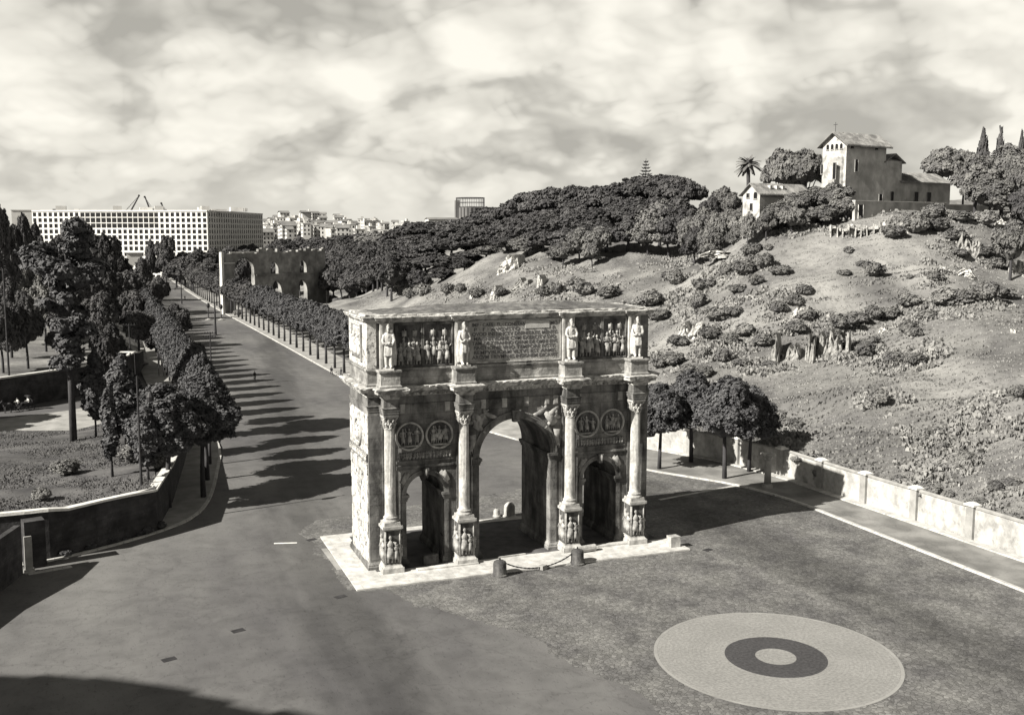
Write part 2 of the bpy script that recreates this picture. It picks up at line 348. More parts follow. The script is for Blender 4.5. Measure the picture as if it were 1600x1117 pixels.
# ------------------------------------------------------------------ terrain and streets
def lerp_tab(t, y): return float(np.interp(y, [a for a, b in t], [b for a, b in t]))
WALL_T = [(-100, 41), (-16, 40.3), (-5, 39.8), (5, 39.2), (15, 39), (25, 37), (35, 32.5), (55, 25.5), (85, 18.6), (110, 15.6), (600, 8.5), (800, 5)]
KERB_T = [(-100, 33.5), (6, 33.4), (11, 32.6), (15.3, 31.3), (24, 26), (36, 21), (49, 17.5), (66, 13.6), (85, 10.6), (110, 8.5), (147, 7.5), (220, 5.7), (304, 2.9), (394, .8), (607, -.8), (800, -4)]
xw = lambda y: lerp_tab(WALL_T, y)
xk = lambda y: lerp_tab(KERB_T, y)
CT = []                                    # x, y, z of the hill
for y in range(-90, 50, 14): CT.append((xw(y)+2, y, 2.7))
for y, z in ((62, 1.8), (80, 1.0), (100, .5), (130, .3), (180, .4), (240, .4), (300, .4), (380, .5), (470, .8), (600, 1)): CT.append((xw(y)+2, y, z)); CT.append((xw(y)+18, y, z+.5+(2 if y < 130 else 0)))
for px, py, D in [(1600, 715, 104), (1600, 640, 116), (1600, 570, 134), (1600, 500, 154), (1600, 440, 176), (1600, 380, 194), (1600, 345, 212), (1900, 560, 130), (1900, 400, 180), (1900, 330, 230),
                  (1450, 700, 112), (1450, 620, 128), (1450, 540, 148), (1450, 470, 170), (1450, 408, 178), (1450, 364, 191), (1450, 331, 206), (1450, 330, 260),
                  (1300, 650, 128), (1300, 580, 144), (1300, 500, 166), (1300, 435, 176), (1300, 374, 193), (1320, 335, 206), (1300, 330, 260), (1200, 330, 300), (1345, 339, 198), (1400, 337, 198), (1450, 339, 197), (1500, 337, 195), (1240, 345, 203), (1190, 348, 204), (1300, 343, 203),
                  (1200, 640, 138), (1200, 560, 156), (1200, 480, 172), (1200, 420, 187), (1200, 372, 198),
                  (1080, 600, 154), (1080, 540, 172), (1080, 480, 196), (1080, 430, 226), (1080, 395, 252), (1080, 368, 272), (1080, 355, 310),
                  (980, 480, 204), (980, 440, 228), (980, 400, 254), (980, 380, 272), (980, 365, 320), (980, 362, 400),
                  (880, 470, 222), (880, 430, 248), (880, 400, 272), (880, 385, 320), (880, 375, 400), (780, 462, 250), (780, 425, 275), (780, 398, 305), (780, 388, 380), (780, 378, 460),
                  (690, 458, 285), (690, 440, 310), (690, 410, 350), (690, 395, 420), (690, 382, 520), (620, 470, 330), (620, 440, 370), (620, 415, 430), (620, 395, 520), (560, 472, 392), (560, 430, 450), (560, 400, 560), (510, 420, 520), (510, 395, 650)]:
    p = dp(px, py, D); CT.append(tuple(p))
CT += [(420, 100, 33), (420, 300, 33), (420, 560, 28), (200, 690, 18), (100, 690, 14), (420, -80, 26), (250, -80, 17), (150, -90, 9), (330, 200, 33)]
CT = np.array(CT, float)
def tps(r2): return np.where(r2 > 1e-9, r2*np.log(np.maximum(r2, 1e-9)), 0)
_n = len(CT); _d = ((CT[:, None, :2]-CT[None, :, :2])**2).sum(2)/1e4
_A = np.zeros((_n+3, _n+3)); _A[:_n, :_n] = tps(_d)+np.eye(_n)*.004; _A[:_n, _n:] = np.c_[np.ones(_n), CT[:, :2]/100]; _A[_n:, :_n] = _A[:_n, _n:].T
_w = np.linalg.solve(_A, np.r_[CT[:, 2], 0, 0, 0])
def hill_np(P):                            # smooth height
    P = np.atleast_2d(P); o = np.empty(len(P))
    for i in range(0, len(P), 20000):
        Q = P[i:i+20000]; d = ((Q[:, None, :]-CT[None, :, :2])**2).sum(2)/1e4; o[i:i+20000] = tps(d) @ _w[:_n]+_w[_n]+(Q/100) @ _w[_n+1:]
    return o
def bumps(x, y):
    e = max(0., min(1., (x-xw(y)-1)/14))
    v = Vector((x*.03, y*.03, 0)); a = mn.noise(v)*1.5
    b = mn.noise(Vector((x*.09, y*.09, 3)))*.6+mn.noise(Vector((x*.3, y*.3, 7)))*.22
    t = mn.noise(Vector((x*.02+5, y*.05, 1)))       # old terraces: short steps across the slope
    s = .9*math.sin(6*t+(x*.5+y*.12)*.28)**3
    return e*(a+b+s)
def hz(x, y):                              # ground height anywhere
    if x > xw(y)+.2: return max(0.1, float(hill_np([(x, y)])[0])+bumps(x, y))
    if x < -24 and y > 95: return left_h(x, y)
    return 0.
LW = [(-160, 60), (-90, 80), (-49.5, 96.5), (-38, 107.5), (-31, 118), (-27.5, 134), (-26, 150)]   # foot of the far left retaining wall
def left_h(x, y):
    wy = lerp_tab(LW, x) if x < -26 else 1e9
    s = y-wy
    if s < 0: return 0.
    f = max(0., min(1., (-24.5-x)/10)); 
    return (4.6+min(s, 380)*.018*max(0, min(1, (-30-x)/40)))*min(1, f*1.1+max(0, 1-s/30)*(1 if x < -27 else 0))*1.0+.5*mn.noise(Vector((x*.06, y*.06, 2)))*min(1, s/10)
def hit(px, py, d0=95):                    # where the line of sight meets the hillside
    d = ray(px, py); D = d0
    while D < 700:
        p = CAM+d*D
        if p[0] > xw(p[1]) and p[2] < max(.1, float(hill_np([p[:2]])[0])+bumps(p[0], p[1])): return p, D
        D += 1.0
    return CAM+d*400, 400
# base ground to the horizon, and the land on which the distant town stands
g = MB(); S = 7000; g.add([(-S, -S, -.05), (S, -S, -.05), (S, S, -.05), (-S, S, -.05)], [(0, 1, 2, 3)]); tag(g.build('ground', 'ground_earth'), kind='structure')
# hill mesh
ys = np.concatenate([np.arange(-90, 160, 1.25), np.arange(160, 300, 2.2), np.arange(300, 700, 5)]); us = np.concatenate([np.arange(0, 150, 1.25)**1.0, np.arange(150, 240, 2.5), np.arange(240, 420, 8)])
G = [(xw(y)+.25+u, y) for y in ys for u in us]; Z = hill_np(np.array(G)); nu = len(us)
vs = []
for i, (x, y) in enumerate(G):
    z = max(-.04 if i % nu else .0, Z[i]+bumps(x, y))
    if i % nu == 0: z = min(z, 2.6) if y < 60 else z
    vs.append((x, y, max(z, .01)))
fs = [(j*nu+i, j*nu+i+1, (j+1)*nu+i+1, (j+1)*nu+i) for j in range(len(ys)-1) for i in range(nu-1)]
o = MB().add(vs, fs).build('hill', 'hill_grass', smooth=True); tag(o, kind='structure')
# left hillside
mb = MB(); xs = [-160+1.9*i for i in range(72)]; ss = [0.05+3.5*k*(1+k*.02) for k in range(70)]; vs = []
for x in xs:
    for s in ss: y = lerp_tab(LW, x)+.3+s; vs.append((x, y, left_h(x, y)))
n2_ = len(ss); mb.add(vs, [(i*n2_+k, (i+1)*n2_+k, (i+1)*n2_+k+1, i*n2_+k+1) for i in range(len(xs)-1) for k in range(n2_-1)])
tag(mb.build('hillside', 'hill_grass', smooth=True), kind='structure')
# carriageways
left_kerb = [(-150, 9), (-60, 8.2), (-45, 9.6), (-36.9, 12.2), (-31.8, 15.1), (-27.2, 18.8), (-24.9, 22), (-23.4, 26.4), (-22.2, 32.5), (-20.9, 42), (-19.2, 55), (-19.4, 88)]
rk = [(lerp_tab(KERB_T, y), y) for y in [-100, 0, 6, 11, 15.3, 19, 24, 30, 36, 42, 49, 57, 66, 75, 85, 97, 110, 200, 300, 400, 500, 640]]
lk2 = [(-19.8, 108), (-20.5, 130), (-22, 200), (-24, 320), (-27, 480), (-29, 640)]
road_poly = rk+lk2[::-1]+left_kerb[::-1]+[(-150, -100)]
poly_sheet('road', road_poly, .004, 'asphalt')
r2 = [tuple(gp(*p)[:2]) for p in [(300, 600), (200, 623), (110, 641), (0, 655), (-150, 675)]]+[tuple(gp(*p)[:2]) for p in [(-150, 655), (0, 638), (130, 617), (210, 600), (262, 578), (300, 566)]]
poly_sheet('side_road', r2+[], .010, 'asphalt_side')
vg = [tuple(gp(*p)[:2]) for p in [(300, 598), (200, 622), (110, 640), (0, 654), (-150, 674), (-150, 690), (0, 672), (115, 672), (240, 640), (300, 622)]]
poly_sheet('verge', vg, .016, 'pavement_pale')
# left pavement, raised behind its kerb
def ribbon(name, A, B, z0, z1, m, kind='structure', thick=True):     # strip between two polylines, top at z1
    mb = MB(); n = len(A); vs = [(p[0], p[1], z1) for p in A]+[(p[0], p[1], z1) for p in B]; fs = [(i, i+1, n+i+1, n+i) for i in range(n-1)]
    if thick:
        vs += [(p[0], p[1], z0) for p in A]+[(p[0], p[1], z0) for p in B]
        fs += [(2*n+i, 2*n+i+1, i+1, i) for i in range(n-1)]+[(n+i, n+i+1, 3*n+i+1, 3*n+i) for i in range(n-1)]+[(0, n, 3*n, 2*n), (n-1, 2*n-1, 4*n-1, 3*n-1)]
    return tag(mb.add(vs, fs).build(name, m), kind=kind)
def off_line(P, d):
    out = []
    for i, p in enumerate(P):
        a = Vector(P[max(i-1, 0)]); b = Vector(P[min(i+1, len(P)-1)]); t = (b-a).normalized(); out.append((p[0]-t.y*d, p[1]+t.x*d))
    return out
def smooth_line(P, k=3):
    for _ in range(k):
        Q = [P[0]]
        for a, b in zip(P[:-1], P[1:]): Q += [tuple(np.array(a)*.75+np.array(b)*.25), tuple(np.array(a)*.25+np.array(b)*.75)]
        P = Q+[P[-1]]
    return P
LK = smooth_line(left_kerb, 2)
ribbon('kerb', LK, off_line(LK, .34), 0, .16, 'kerbstone')
ribbon('pavement', off_line(LK, .34), off_line(LK, 9.0), 0, .14, 'pavement_pale')
LK3 = lk2; ribbon('kerb', LK3, off_line(LK3, .34), 0, .16, 'kerbstone'); ribbon('pavement', off_line(LK3, .34), off_line(LK3, 6.5), 0, .14, 'pavement_pale')
RK = smooth_line(rk, 1); RW = [(xw(p[1]), p[1]) for p in RK]
ribbon('kerb', RK, [(x+.34, y) for x, y in RK], 0, .17, 'kerbstone')
def rseg(y0, y1, m):
    P = [p for p in RK if y0 <= p[1] <= y1]; P = [(xk(y0), y0)]+P+[(xk(y1), y1)]; P = sorted(set(P), key=lambda p: p[1])
    ribbon('pavement', [(x+.34, y) for x, y in P], [(xw(y)-.05, y) for x, y in P], 0, .13, m)
rseg(-95, 40, 'pavement'); rseg(40, 640, 'pavement_pale')
mb = MB(); P = [p for p in RK if p[1] < 60]         # low paved ledge along the foot of the wall
ribbon('paved_ledge', [(xw(y)-1.0, y) for x, y in P], [(xw(y)-.02, y) for x, y in P], .1, .24, 'kerbstone')
# setts round the monument and over the near right square
sp = [(-16.6, 13.5), (-14.5, 16.5), (0, 20), (14, 22), (22.5, 21), (25.4, 24.8), (31.2, 15.2), (32.5, 11), (33.3, 6), (33.4, -80), (-4, -80)]
for q in [(1000, 1085), (900, 1040), (850, 1000), (780, 975), (700, 957), (640, 943), (600, 925)]: sp.append(tuple(gp(*q)[:2]))
sp += [(-15.6, -4.6), (-15.6, 9.5)]
_sp = []
for _i, _a in enumerate(sp):
    _b = sp[(_i+1) % len(sp)]; _m = max(1, int(math.hypot(_b[0]-_a[0], _b[1]-_a[1])/.22)) if _i >= 10 or _i < 4 else 1
    for _k in range(_m):
        _x, _y = _a[0]+(_b[0]-_a[0])*_k/_m, _a[1]+(_b[1]-_a[1])*_k/_m; _j = 0 if _m == 1 or _i == len(sp)-1 else .8
        _sp.append((_x+_j*(mn.noise(Vector((_x*.35, _y*.35, 5)))*1.6+mn.noise(Vector((_x*3, _y*3, 5)))*.5), _y+_j*(mn.noise(Vector((_x*.35, _y*.35, 8)))*1.6+mn.noise(Vector((_x*3, _y*3, 8)))*.5)))
sp = _sp
poly_sheet('cobbled_square', sp, .008, 'setts')
# round paving of the lost fountain
C0 = (8.2, -26.4)
def ring(name, r0, r1, z, m, n=96):
    mb = MB(); vs = [(C0[0]+r*math.cos(2*math.pi*i/n), C0[1]+r*math.sin(2*math.pi*i/n), z) for r in ([r0, r1] if r0 else [r1]) for i in range(n)]
    mb.add(vs, [(i, (i+1) % n, n+(i+1) % n, n+i) for i in range(n)] if r0 else [tuple(range(n))]); o = mb.build(name, m); tag(o, kind='structure'); return o
def ring_mat(name, a, b):
    m = mat(name, a, b, 5.0, bump=.012, bscale=12, world=True, pits=(7, .25, .42, .8), stain=(.35, .9, .4, .6, 1)); T = m.node_tree; n = T.nodes; l = T.links; P = n['Principled BSDF']
    g = n.new('ShaderNodeNewGeometry'); v = n.new('ShaderNodeVectorMath'); v.operation = 'DISTANCE'; v.inputs[1].default_value = (C0[0], C0[1], .01); l.new(g.outputs['Position'], v.inputs[0])
    f = n.new('ShaderNodeMath'); f.operation = 'MULTIPLY'; f.inputs[1].default_value = 3.9; l.new(v.outputs['Value'], f.inputs[0]); h = n.new('ShaderNodeMath'); h.operation = 'FRACT'; l.new(f.outputs[0], h.inputs[0])
    r = n.new('ShaderNodeValToRGB'); l.new(h.outputs[0], r.inputs[0]); r.color_ramp.elements[0].color = (.84, .84, .84, 1); r.color_ramp.elements[1].position = .22
    x = n.new('ShaderNodeMix'); x.data_type = 'RGBA'; x.blend_type = 'MULTIPLY'; x.inputs[0].default_value = 1; l.new(P.inputs['Base Color'].links[0].from_socket, x.inputs[6]); l.new(r.outputs[0], x.inputs[7]); l.new(x.outputs[2], P.inputs['Base Color'])
ring_mat('ring_pale', .165, .24); ring_mat('ring_dark', .035, .06)
ring('round_paving', 7.72, 7.95, .014, 'circle_pale'); ring('round_paving', 3.3, 7.72, .012, 'ring_pale'); ring('round_paving', 1.32, 3.3, .012, 'ring_dark'); ring('round_paving', 0, 1.32, .012, 'ring_pale')
def strip(name, pa, pb, wd, z, m):
    a = Vector(pa[:2]); b = Vector(pb[:2]); t = (b-a).normalized(); n = Vector((-t.y, t.x))*wd/2
    mb = MB().add([(a.x+n.x, a.y+n.y, z), (a.x-n.x, a.y-n.y, z), (b.x-n.x, b.y-n.y, z), (b.x+n.x, b.y+n.y, z)], [(0, 1, 2, 3)]); return tag(mb.build(name, m), kind='structure')
strip('road_marking', gp(428, 848), gp(464, 847), .3, .016, 'white_paint')
strip('pale_strip', (20.8, 12.0), (31.6, 14.4), .45, .018, 'kerbstone')  # thin pale band lying flush on the road
strip('pale_strip', gp(506, 856), gp(531, 889), .5, .018, 'pavement_pale')
for px, py, lb in ((264, 1029, 'dark drain cover in the road at the lower left above the large shadow'), (372, 984, 'tiny dark cover in the open road left of the lower centre'), (487, 842, 'dark drain cover beside the left corner of the white slab'), (1106, 858, 'drain cover just right of the end of the white slab'), (532, 931, 'drain cover below the near left corner of the white slab')):
    c = gp(px, py); tag(MB().box((c[0], c[1], .014), (.9, .6, .012), .3).build('drain_cover', 'iron_dark'), lb, 'drain cover')
# mound behind the stone wall on the left
MZ = 4.1
front = [gp(-90, 812, 4.4), gp(0, 803, 4.4), gp(75, 795, 4.4), gp(160, 780, 4.2), gp(243, 764, 4.0)]
back = [gp(-90, 690), gp(0, 672), gp(115, 672), gp(180, 655), gp(240, 640)]
vs = []; nf = 60; nb = 60
for i in range(nf+1):
    t = i/nf*4; k = min(int(t), 3); a = front[k]*(1-(t-k))+front[k+1]*(t-k); b = back[k]*(1-(t-k))+back[k+1]*(t-k)
    for j in range(nb+1):
        s = j/nb; x, y = a[0]*(1-s)+b[0]*s, a[1]*(1-s)+b[1]*s; z = MZ*(1-s)**.8+.03+(.25*mn.noise(Vector((x*.15, y*.15, 0)))+.08*mn.noise(Vector((x*.7, y*.7, 0))))*min(1, 8*s)*min(1, 8*(1-s))
        vs.append((x, y, z))
MOUND = (front, back)
tag(MB().add(vs, [(i*(nb+1)+j, (i+1)*(nb+1)+j, (i+1)*(nb+1)+j+1, i*(nb+1)+j+1) for i in range(nf) for j in range(nb)]).build('mound', 'lawn', smooth=True), kind='structure')
def mound_z(px, py):                       # line of sight to the mound
    for k in range(400):
        z = 4.4-k*.011; p = gp(px, py, z); y = p[1]; fy = np.interp(p[0], [q[0] for q in front], [q[1] for q in front]); by = np.interp(p[0], [q[0] for q in back], [q[1] for q in back])
        s = (y-fy)/(by-fy)
        if MZ*(1-min(max(s, 0), 1))**.8 >= z: return p
    return gp(px, py, 0)
# street-side slope of the mound
sw = [front[4], gp(268, 728, 3.9), gp(286, 690, 2.9), gp(296, 650, 1.0)]
mb = MB(); A = [tuple(p) for p in sw]; B = [tuple(front[4]), tuple(front[4]*.55+back[4]*.45*1.0), tuple(front[4]*.25+back[4]*.75), tuple(back[4])]
A[0] = A[0]; mb.add(A+[(b[0], b[1], max(0.1, MZ*(1-k)**.8)) for b, k in zip(B, (0, .45, .75, 1))], [(i, i+1, 5+i, 4+i) for i in range(3)]); tag(mb.build('mound_shoulder', 'lawn'), kind='structure')
# far land under the distant town
mb = MB(); vs = []; 
for i in range(41):
    for j in range(13):
        px = 100+i*20; D = 700+j*70; p = dp(px, 363, D); hgt = max(0, min(1, (D-700)/260))*np.interp(px, [100, 380, 430, 480, 600, 720, 900], [2, 14, 25, 29, 27, 24, 24]); vs.append((p[0], p[1], hgt+1.5*mn.noise(Vector((p[0]*.01, p[1]*.01, 0)))-.1))
tag(MB().add(vs, [(i*13+j, (i+1)*13+j, (i+1)*13+j+1, i*13+j+1) for i in range(40) for j in range(12)]).build('far_hill', 'leaf_far', smooth=True), kind='structure')
# ------------------------------------------------------------------ the triumphal arch
W, DD = 12.72, 6.7; CX = [-11.15, -4.82, 4.82, 11.15]
AR = thing('triumphal_arch', 'large ancient marble triumphal arch with three openings, four columns and statues in the square', 'triumphal arch')
OPEN = [(-8.0, 1.62, 6.15), (0, 3.25, 8.7), (8.0, 1.62, 6.15)]
def arcade(x0, x1, ztop, y0, y1, ops, nseg=22, z0=0.):
    xs = [x0, x1]
    for cx, r, s in ops: xs += [cx-r*math.cos(math.pi*k/nseg) for k in range(nseg+1)]
    xs = sorted(xs); mb = MB()
    def low(x, side):
        for cx, r, s in ops:
            if cx-r-1e-6 <= x <= cx+r+1e-6:
                if abs(abs(x-cx)-r) < 1e-6: return s if (x < cx) == (side > 0) else None
                return s+math.sqrt(max(0, r*r-(x-cx)**2))
        return None
    for a, b in zip(xs[:-1], xs[1:]):
        if b-a < 1e-6: continue
        m = (a+b)/2; inside = any(abs(m-cx) < r for cx, r, s in ops)
        if inside:
            cx, r, s = [o for o in ops if abs(m-o[0]) < o[1]][0]; za = s+math.sqrt(max(0, r*r-(a-cx)**2)); zb = s+math.sqrt(max(0, r*r-(b-cx)**2))
            if min(za, zb) >= ztop: continue
            za, zb = max(min(za, ztop-.01), z0), max(min(zb, ztop-.01), z0)
            v = [(a, y0, za), (b, y0, zb), (b, y0, ztop), (a, y0, ztop), (a, y1, za), (b, y1, zb), (b, y1, ztop), (a, y1, ztop)]
            mb.add(v, [(0, 1, 2, 3), (5, 4, 7, 6), (0, 4, 5, 1), (3, 2, 6, 7)])
        else: mb.bx(a, b, y0, y1, z0, ztop)
    return mb
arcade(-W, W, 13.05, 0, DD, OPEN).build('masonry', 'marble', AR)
# facing courses of the lit short side, slightly proud and uneven
mb = MB(); q = random.Random(5)
z = .62
while z < 8.9:
    h = q.choice([.62, .78, .9]); y = .25
    while y < DD-.3:
        l_ = min(q.uniform(.8, 1.9), DD-.25-y)
        if l_ > .3: p = q.uniform(.0, .09); mb.bx(-W-.03-p, -W+.05, y+.012, y+l_-.012, z+.012, min(z+h, 8.95)-.012)
        y += l_
    z += h
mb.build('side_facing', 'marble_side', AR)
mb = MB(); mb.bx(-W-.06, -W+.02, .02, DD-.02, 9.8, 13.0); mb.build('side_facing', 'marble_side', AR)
# piers: base mouldings
PIERS = [(-W, -9.62), (-6.38, -3.25), (3.25, 6.38), (9.62, W)]
for a, b in PIERS:
    mb = MB(); plan = [(a, 0), (b, 0), (b, DD), (a, DD)]
    sweep(mb, plan, [(.22, 0), (.22, .38), (.16, .45), (.16, .55), (.03, .75)], 1.0, .015); mb.build('base_moulding', 'marble', AR)
# slab under the arch
mb = MB(); mb.bx(-14.8, 14.8, -4.36, -.75, .02, .15); mb.bx(-14.8, -12.35, -.75, 11.0, .02, .15); mb.bx(-12.35, 14.8, 9.9, 11.0, .02, .15)
for a_, b_ in ((-9.7, -6.3), (-3.3, 3.3), (6.3, 9.7)): pass
sl = mb.build('stone_slab', 'slab'); tag(sl, 'broad white marble slab floor on which the triumphal arch stands', 'stone slab')
mb = MB(); mb.bx(-9.2, -3.9, -1.75, -1.25, .155, .27); mb.bx(-6.3, -4.9, -1.25, -.9, .155, .24); mb.build('step', 'slab', AR); 
mb = MB(); mb.bx(5.9, 10.3, -1.2, -.6, .155, .30); mb.build('step', 'slab', AR)
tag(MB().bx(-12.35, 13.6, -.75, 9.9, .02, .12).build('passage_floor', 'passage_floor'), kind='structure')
# impost, string course, archivolts, keystones
def box_course(x0, x1, z0, z1, p, m='marble', name='string_course', y=0.):
    mb = MB(); n = max(1, int((x1-x0)/.5)); 
    for i in range(n):
        a = x0+(x1-x0)*i/n; b = x0+(x1-x0)*(i+1)/n; mb.bx(a, b, y-p-rnd.uniform(0, .02), y+.02, z0, z1-rnd.uniform(0, .02)); mb.bx(a, b, y-p*.6, y+.02, z0-.10, z0)
    return mb.build(name, m, AR)
for a, b in ((-10.45, -5.55), (5.55, 10.45)):
    box_course(a, b, 8.42, 8.60, .14); box_course(a, b, 8.93, 9.03, .10)
for cx, r, s in OPEN:
    sg = 1; big = r > 2; wd = .62 if big else .40
    for y, sgn in ((0, -1), (DD, 1)):
        mb = MB(); n = 40
        for (ra, rb, pr) in ((r+.0, r+wd*.45, .07), (r+wd*.45, r+wd*.8, .12), (r+wd*.8, r+wd, .20)):
            vs = []
            for k in range(n+1):
                t = math.pi*k/n
                for rr, yy in ((ra, 0), (ra, pr), (rb, pr), (rb, 0)): vs.append((cx-rr*math.cos(t), y+sgn*yy, s+rr*math.sin(t)))
            mb.add(vs, [(k*4+j, k*4+(j+1) % 4, (k+1)*4+(j+1) % 4, (k+1)*4+j) for k in range(n) for j in range(4)])
        mb.build('archivolt', 'marble', AR)
    k = 1.0 if big else .62; mb = MB(); mb.add([(cx-.26*k, -.34, s+r-.25), (cx+.26*k, -.34, s+r-.25), (cx+.40*k, -.44, s+r+wd+.15), (cx-.40*k, -.44, s+r+wd+.15), (cx-.26*k, .1, s+r-.25), (cx+.26*k, .1, s+r-.25), (cx+.40*k, .1, s+r+wd+.15), (cx-.40*k, .1, s+r+wd+.15)],
        [(0, 1, 2, 3), (0, 4, 5, 1), (3, 2, 6, 7), (0, 3, 7, 4), (1, 5, 6, 2), (4, 7, 6, 5)]); mb.ell((cx, -.5, s+r+.25), (.16*k, .16, .3)); mb.build('keystone', 'marble', AR)
    for sx in (-1, 1):                     # imposts, returned through the passage
        x0 = cx+sx*r; z1 = s; mb = MB(); a, b = sorted((x0-sx*(.16), x0+sx*wd))
        for i, (p, z0_, z1_) in enumerate(((.08, z1-.55, z1-.38), (.14, z1-.38, z1-.2), (.22, z1-.2, z1+.02))):
            a, b = sorted((x0-sx*p, x0+sx*(wd+.05))); mb.bx(a, b, -p, DD+p, z0_, z1_)
        mb.build('impost', 'marble', AR)
    # jamb pilaster strips next to the openings
    for sx in (-1, 1):
        a, b = sorted((cx+sx*(r+.03), cx+sx*(r+wd))); mb = MB(); mb.bx(a, b, -.06, .02, .75, s-.55)
        if big:
            for j in range(7): mb.box(((a+b)/2+.03, -.064, 5.6+j*.33), (.16, .02, .16), 0)
        mb.build('jamb', 'marble', AR)
# ---- figures for reliefs and statues
def figure(mb, c, h, lean=0., arm=0, s=1, drape=True):
    x, y, z = c; k = h/1.8
    P = lambda a, b, d: (x+s*(a+lean*d/1.8)*k, y+b*k, z+d*k)
    mb.ell(P(0, 0, 1.66), (.11*k, .12*k, .14*k), 8, 6); mb.tube([P(0, 0, 1.42), P(0, 0, 1.58)], .06*k, 6)
    mb.ell(P(0, 0, 1.25), (.21*k, .13*k, .26*k), 8, 6); mb.ell(P(0, 0, .95), (.17*k, .13*k, .22*k), 8, 6)
    if drape: mb.tube([P(0, 0, 1.0), P(0, 0, .55), P(.02, 0, .35)], [.17*k, .22*k, .23*k], 8)
    mb.tube([P(-.09, 0, .9), P(-.11, -.03, .5), P(-.12, 0, .05)], [.1*k, .075*k, .05*k], 6); mb.tube([P(.09, 0, .9), P(.16, -.05, .5), P(.14, 0, .05)], [.1*k, .075*k, .05*k], 6)
    if arm == 0: mb.tube([P(-.22, 0, 1.4), P(-.3, -.03, 1.12), P(-.22, -.12, .92)], [.06*k, .05*k, .04*k], 6); mb.tube([P(.22, 0, 1.4), P(.3, 0, 1.12), P(.26, -.05, .85)], [.06*k, .05*k, .04*k], 6)
    elif arm == 1: mb.tube([P(-.22, 0, 1.4), P(-.36, -.03, 1.5), P(-.42, -.05, 1.78)], [.06*k, .05*k, .04*k], 6); mb.tube([P(.22, 0, 1.4), P(.34, -.05, 1.15), P(.5, -.08, 1.2)], [.06*k, .05*k, .04*k], 6)
    else: mb.tube([P(-.22, 0, 1.4), P(-.3, -.08, 1.15), P(-.02, -.17, 1.12)], [.06*k, .05*k, .04*k], 6); mb.tube([P(.22, 0, 1.4), P(.3, -.08, 1.15), P(.02, -.19, 1.18)], [.06*k, .05*k, .04*k], 6)
    return mb
def horse_relief(mb, c, h, s=1):
    x, y, z = c; k = h; P = lambda a, b, d: (x+s*a*k, y+b*k, z+d*k)
    mb.ell(P(0, 0, .62), (.42*k, .12*k, .2*k), 10, 7); mb.tube([P(.32, 0, .7), P(.5, 0, 1.0)], [.14*k, .09*k], 7); mb.ell(P(.6, -.02, 1.02), (.16*k, .07*k, .08*k), 7, 5)
    for a, b in ((.3, .42), (.2, .2), (-.3, -.38), (-.22, -.15)): mb.tube([P(a, 0, .55), P(b, 0, .28), P(b-.03, 0, .02)], [.07*k, .045*k, .035*k], 6)
    mb.tube([P(-.4, 0, .7), P(-.52, 0, .4)], [.05*k, .03*k], 5)
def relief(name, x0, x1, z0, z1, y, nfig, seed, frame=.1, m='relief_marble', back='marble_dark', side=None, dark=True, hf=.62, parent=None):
    """relief panel lying in the plane y (or on the short side when side is set)"""
    q = random.Random(seed); fr = MB(); bk = MB(); fg = MB(); wd = x1-x0; ht = z1-z0
    if frame:
        for a in ((x0-frame, x1+frame, z0-frame, z0), (x0-frame, x1+frame, z1, z1+frame), (x0-frame, x0, z0, z1), (x1, x1+frame, z0, z1)): fr.bx(a[0], a[1], -.12, .01, a[2], a[3])
    bk.bx(x0, x1, -.015, .005, z0, z1)
    for i in range(nfig):
        fx = x0+wd*(i+.5+q.uniform(-.15, .15))/nfig; h = ht*hf*q.uniform(.88, 1.1)
        figure(fg, (fx, -.08, z0+.02), h, q.uniform(-.1, .1), q.choice([0, 1, 2]), q.choice([-1, 1]))
    for i in range(nfig-1):
        fx = x0+wd*(i+1+q.uniform(-.1, .1))/nfig; figure(fg, (fx, .0, z0+ht*(.12)), ht*hf*.95, 0, q.choice([0, 1]), 1)
    if ht > 2:
        for i in range(2): X_ = x0+wd*(.3+.42*i); fg.tube([(X_, -.05, z0+.1), (X_+.1, -.06, z0+ht*.9)], .035, 5); fg.bx(X_-.12, X_+.26, -.08, -.02, z0+ht*.72, z0+ht*.86)
    fg.v = [(X, max(Y, -.30), min(Z, z1-.02)) for X, Y, Z in fg.v]
    fg.v = [(min(max(X, x0), x1), Y, Z) for X, Y, Z in fg.v]
    M = Matrix.Translation((0, y, 0)) if side is None else Matrix(((0, -side, 0, 0), (1, 0, 0, 0), (0, 0, 1, 0), (0, 0, 0, 1)))
    if side is not None: M = Matrix(((0, 1, 0, -W-.06), (-1, 0, 0, 0), (0, 0, 1, 0), (0, 0, 0, 1)))   # local x runs to -y of the world
    for b in (fr, bk, fg): b.xf(M)
    pn = bk.build(name, back, parent or AR)
    if parent is None:
        if frame: fr.build('frame', 'marble_clean_lit' if side is not None else 'marble', pn)
        fg.build('carved_figures', m, pn, smooth=True)
    return pn
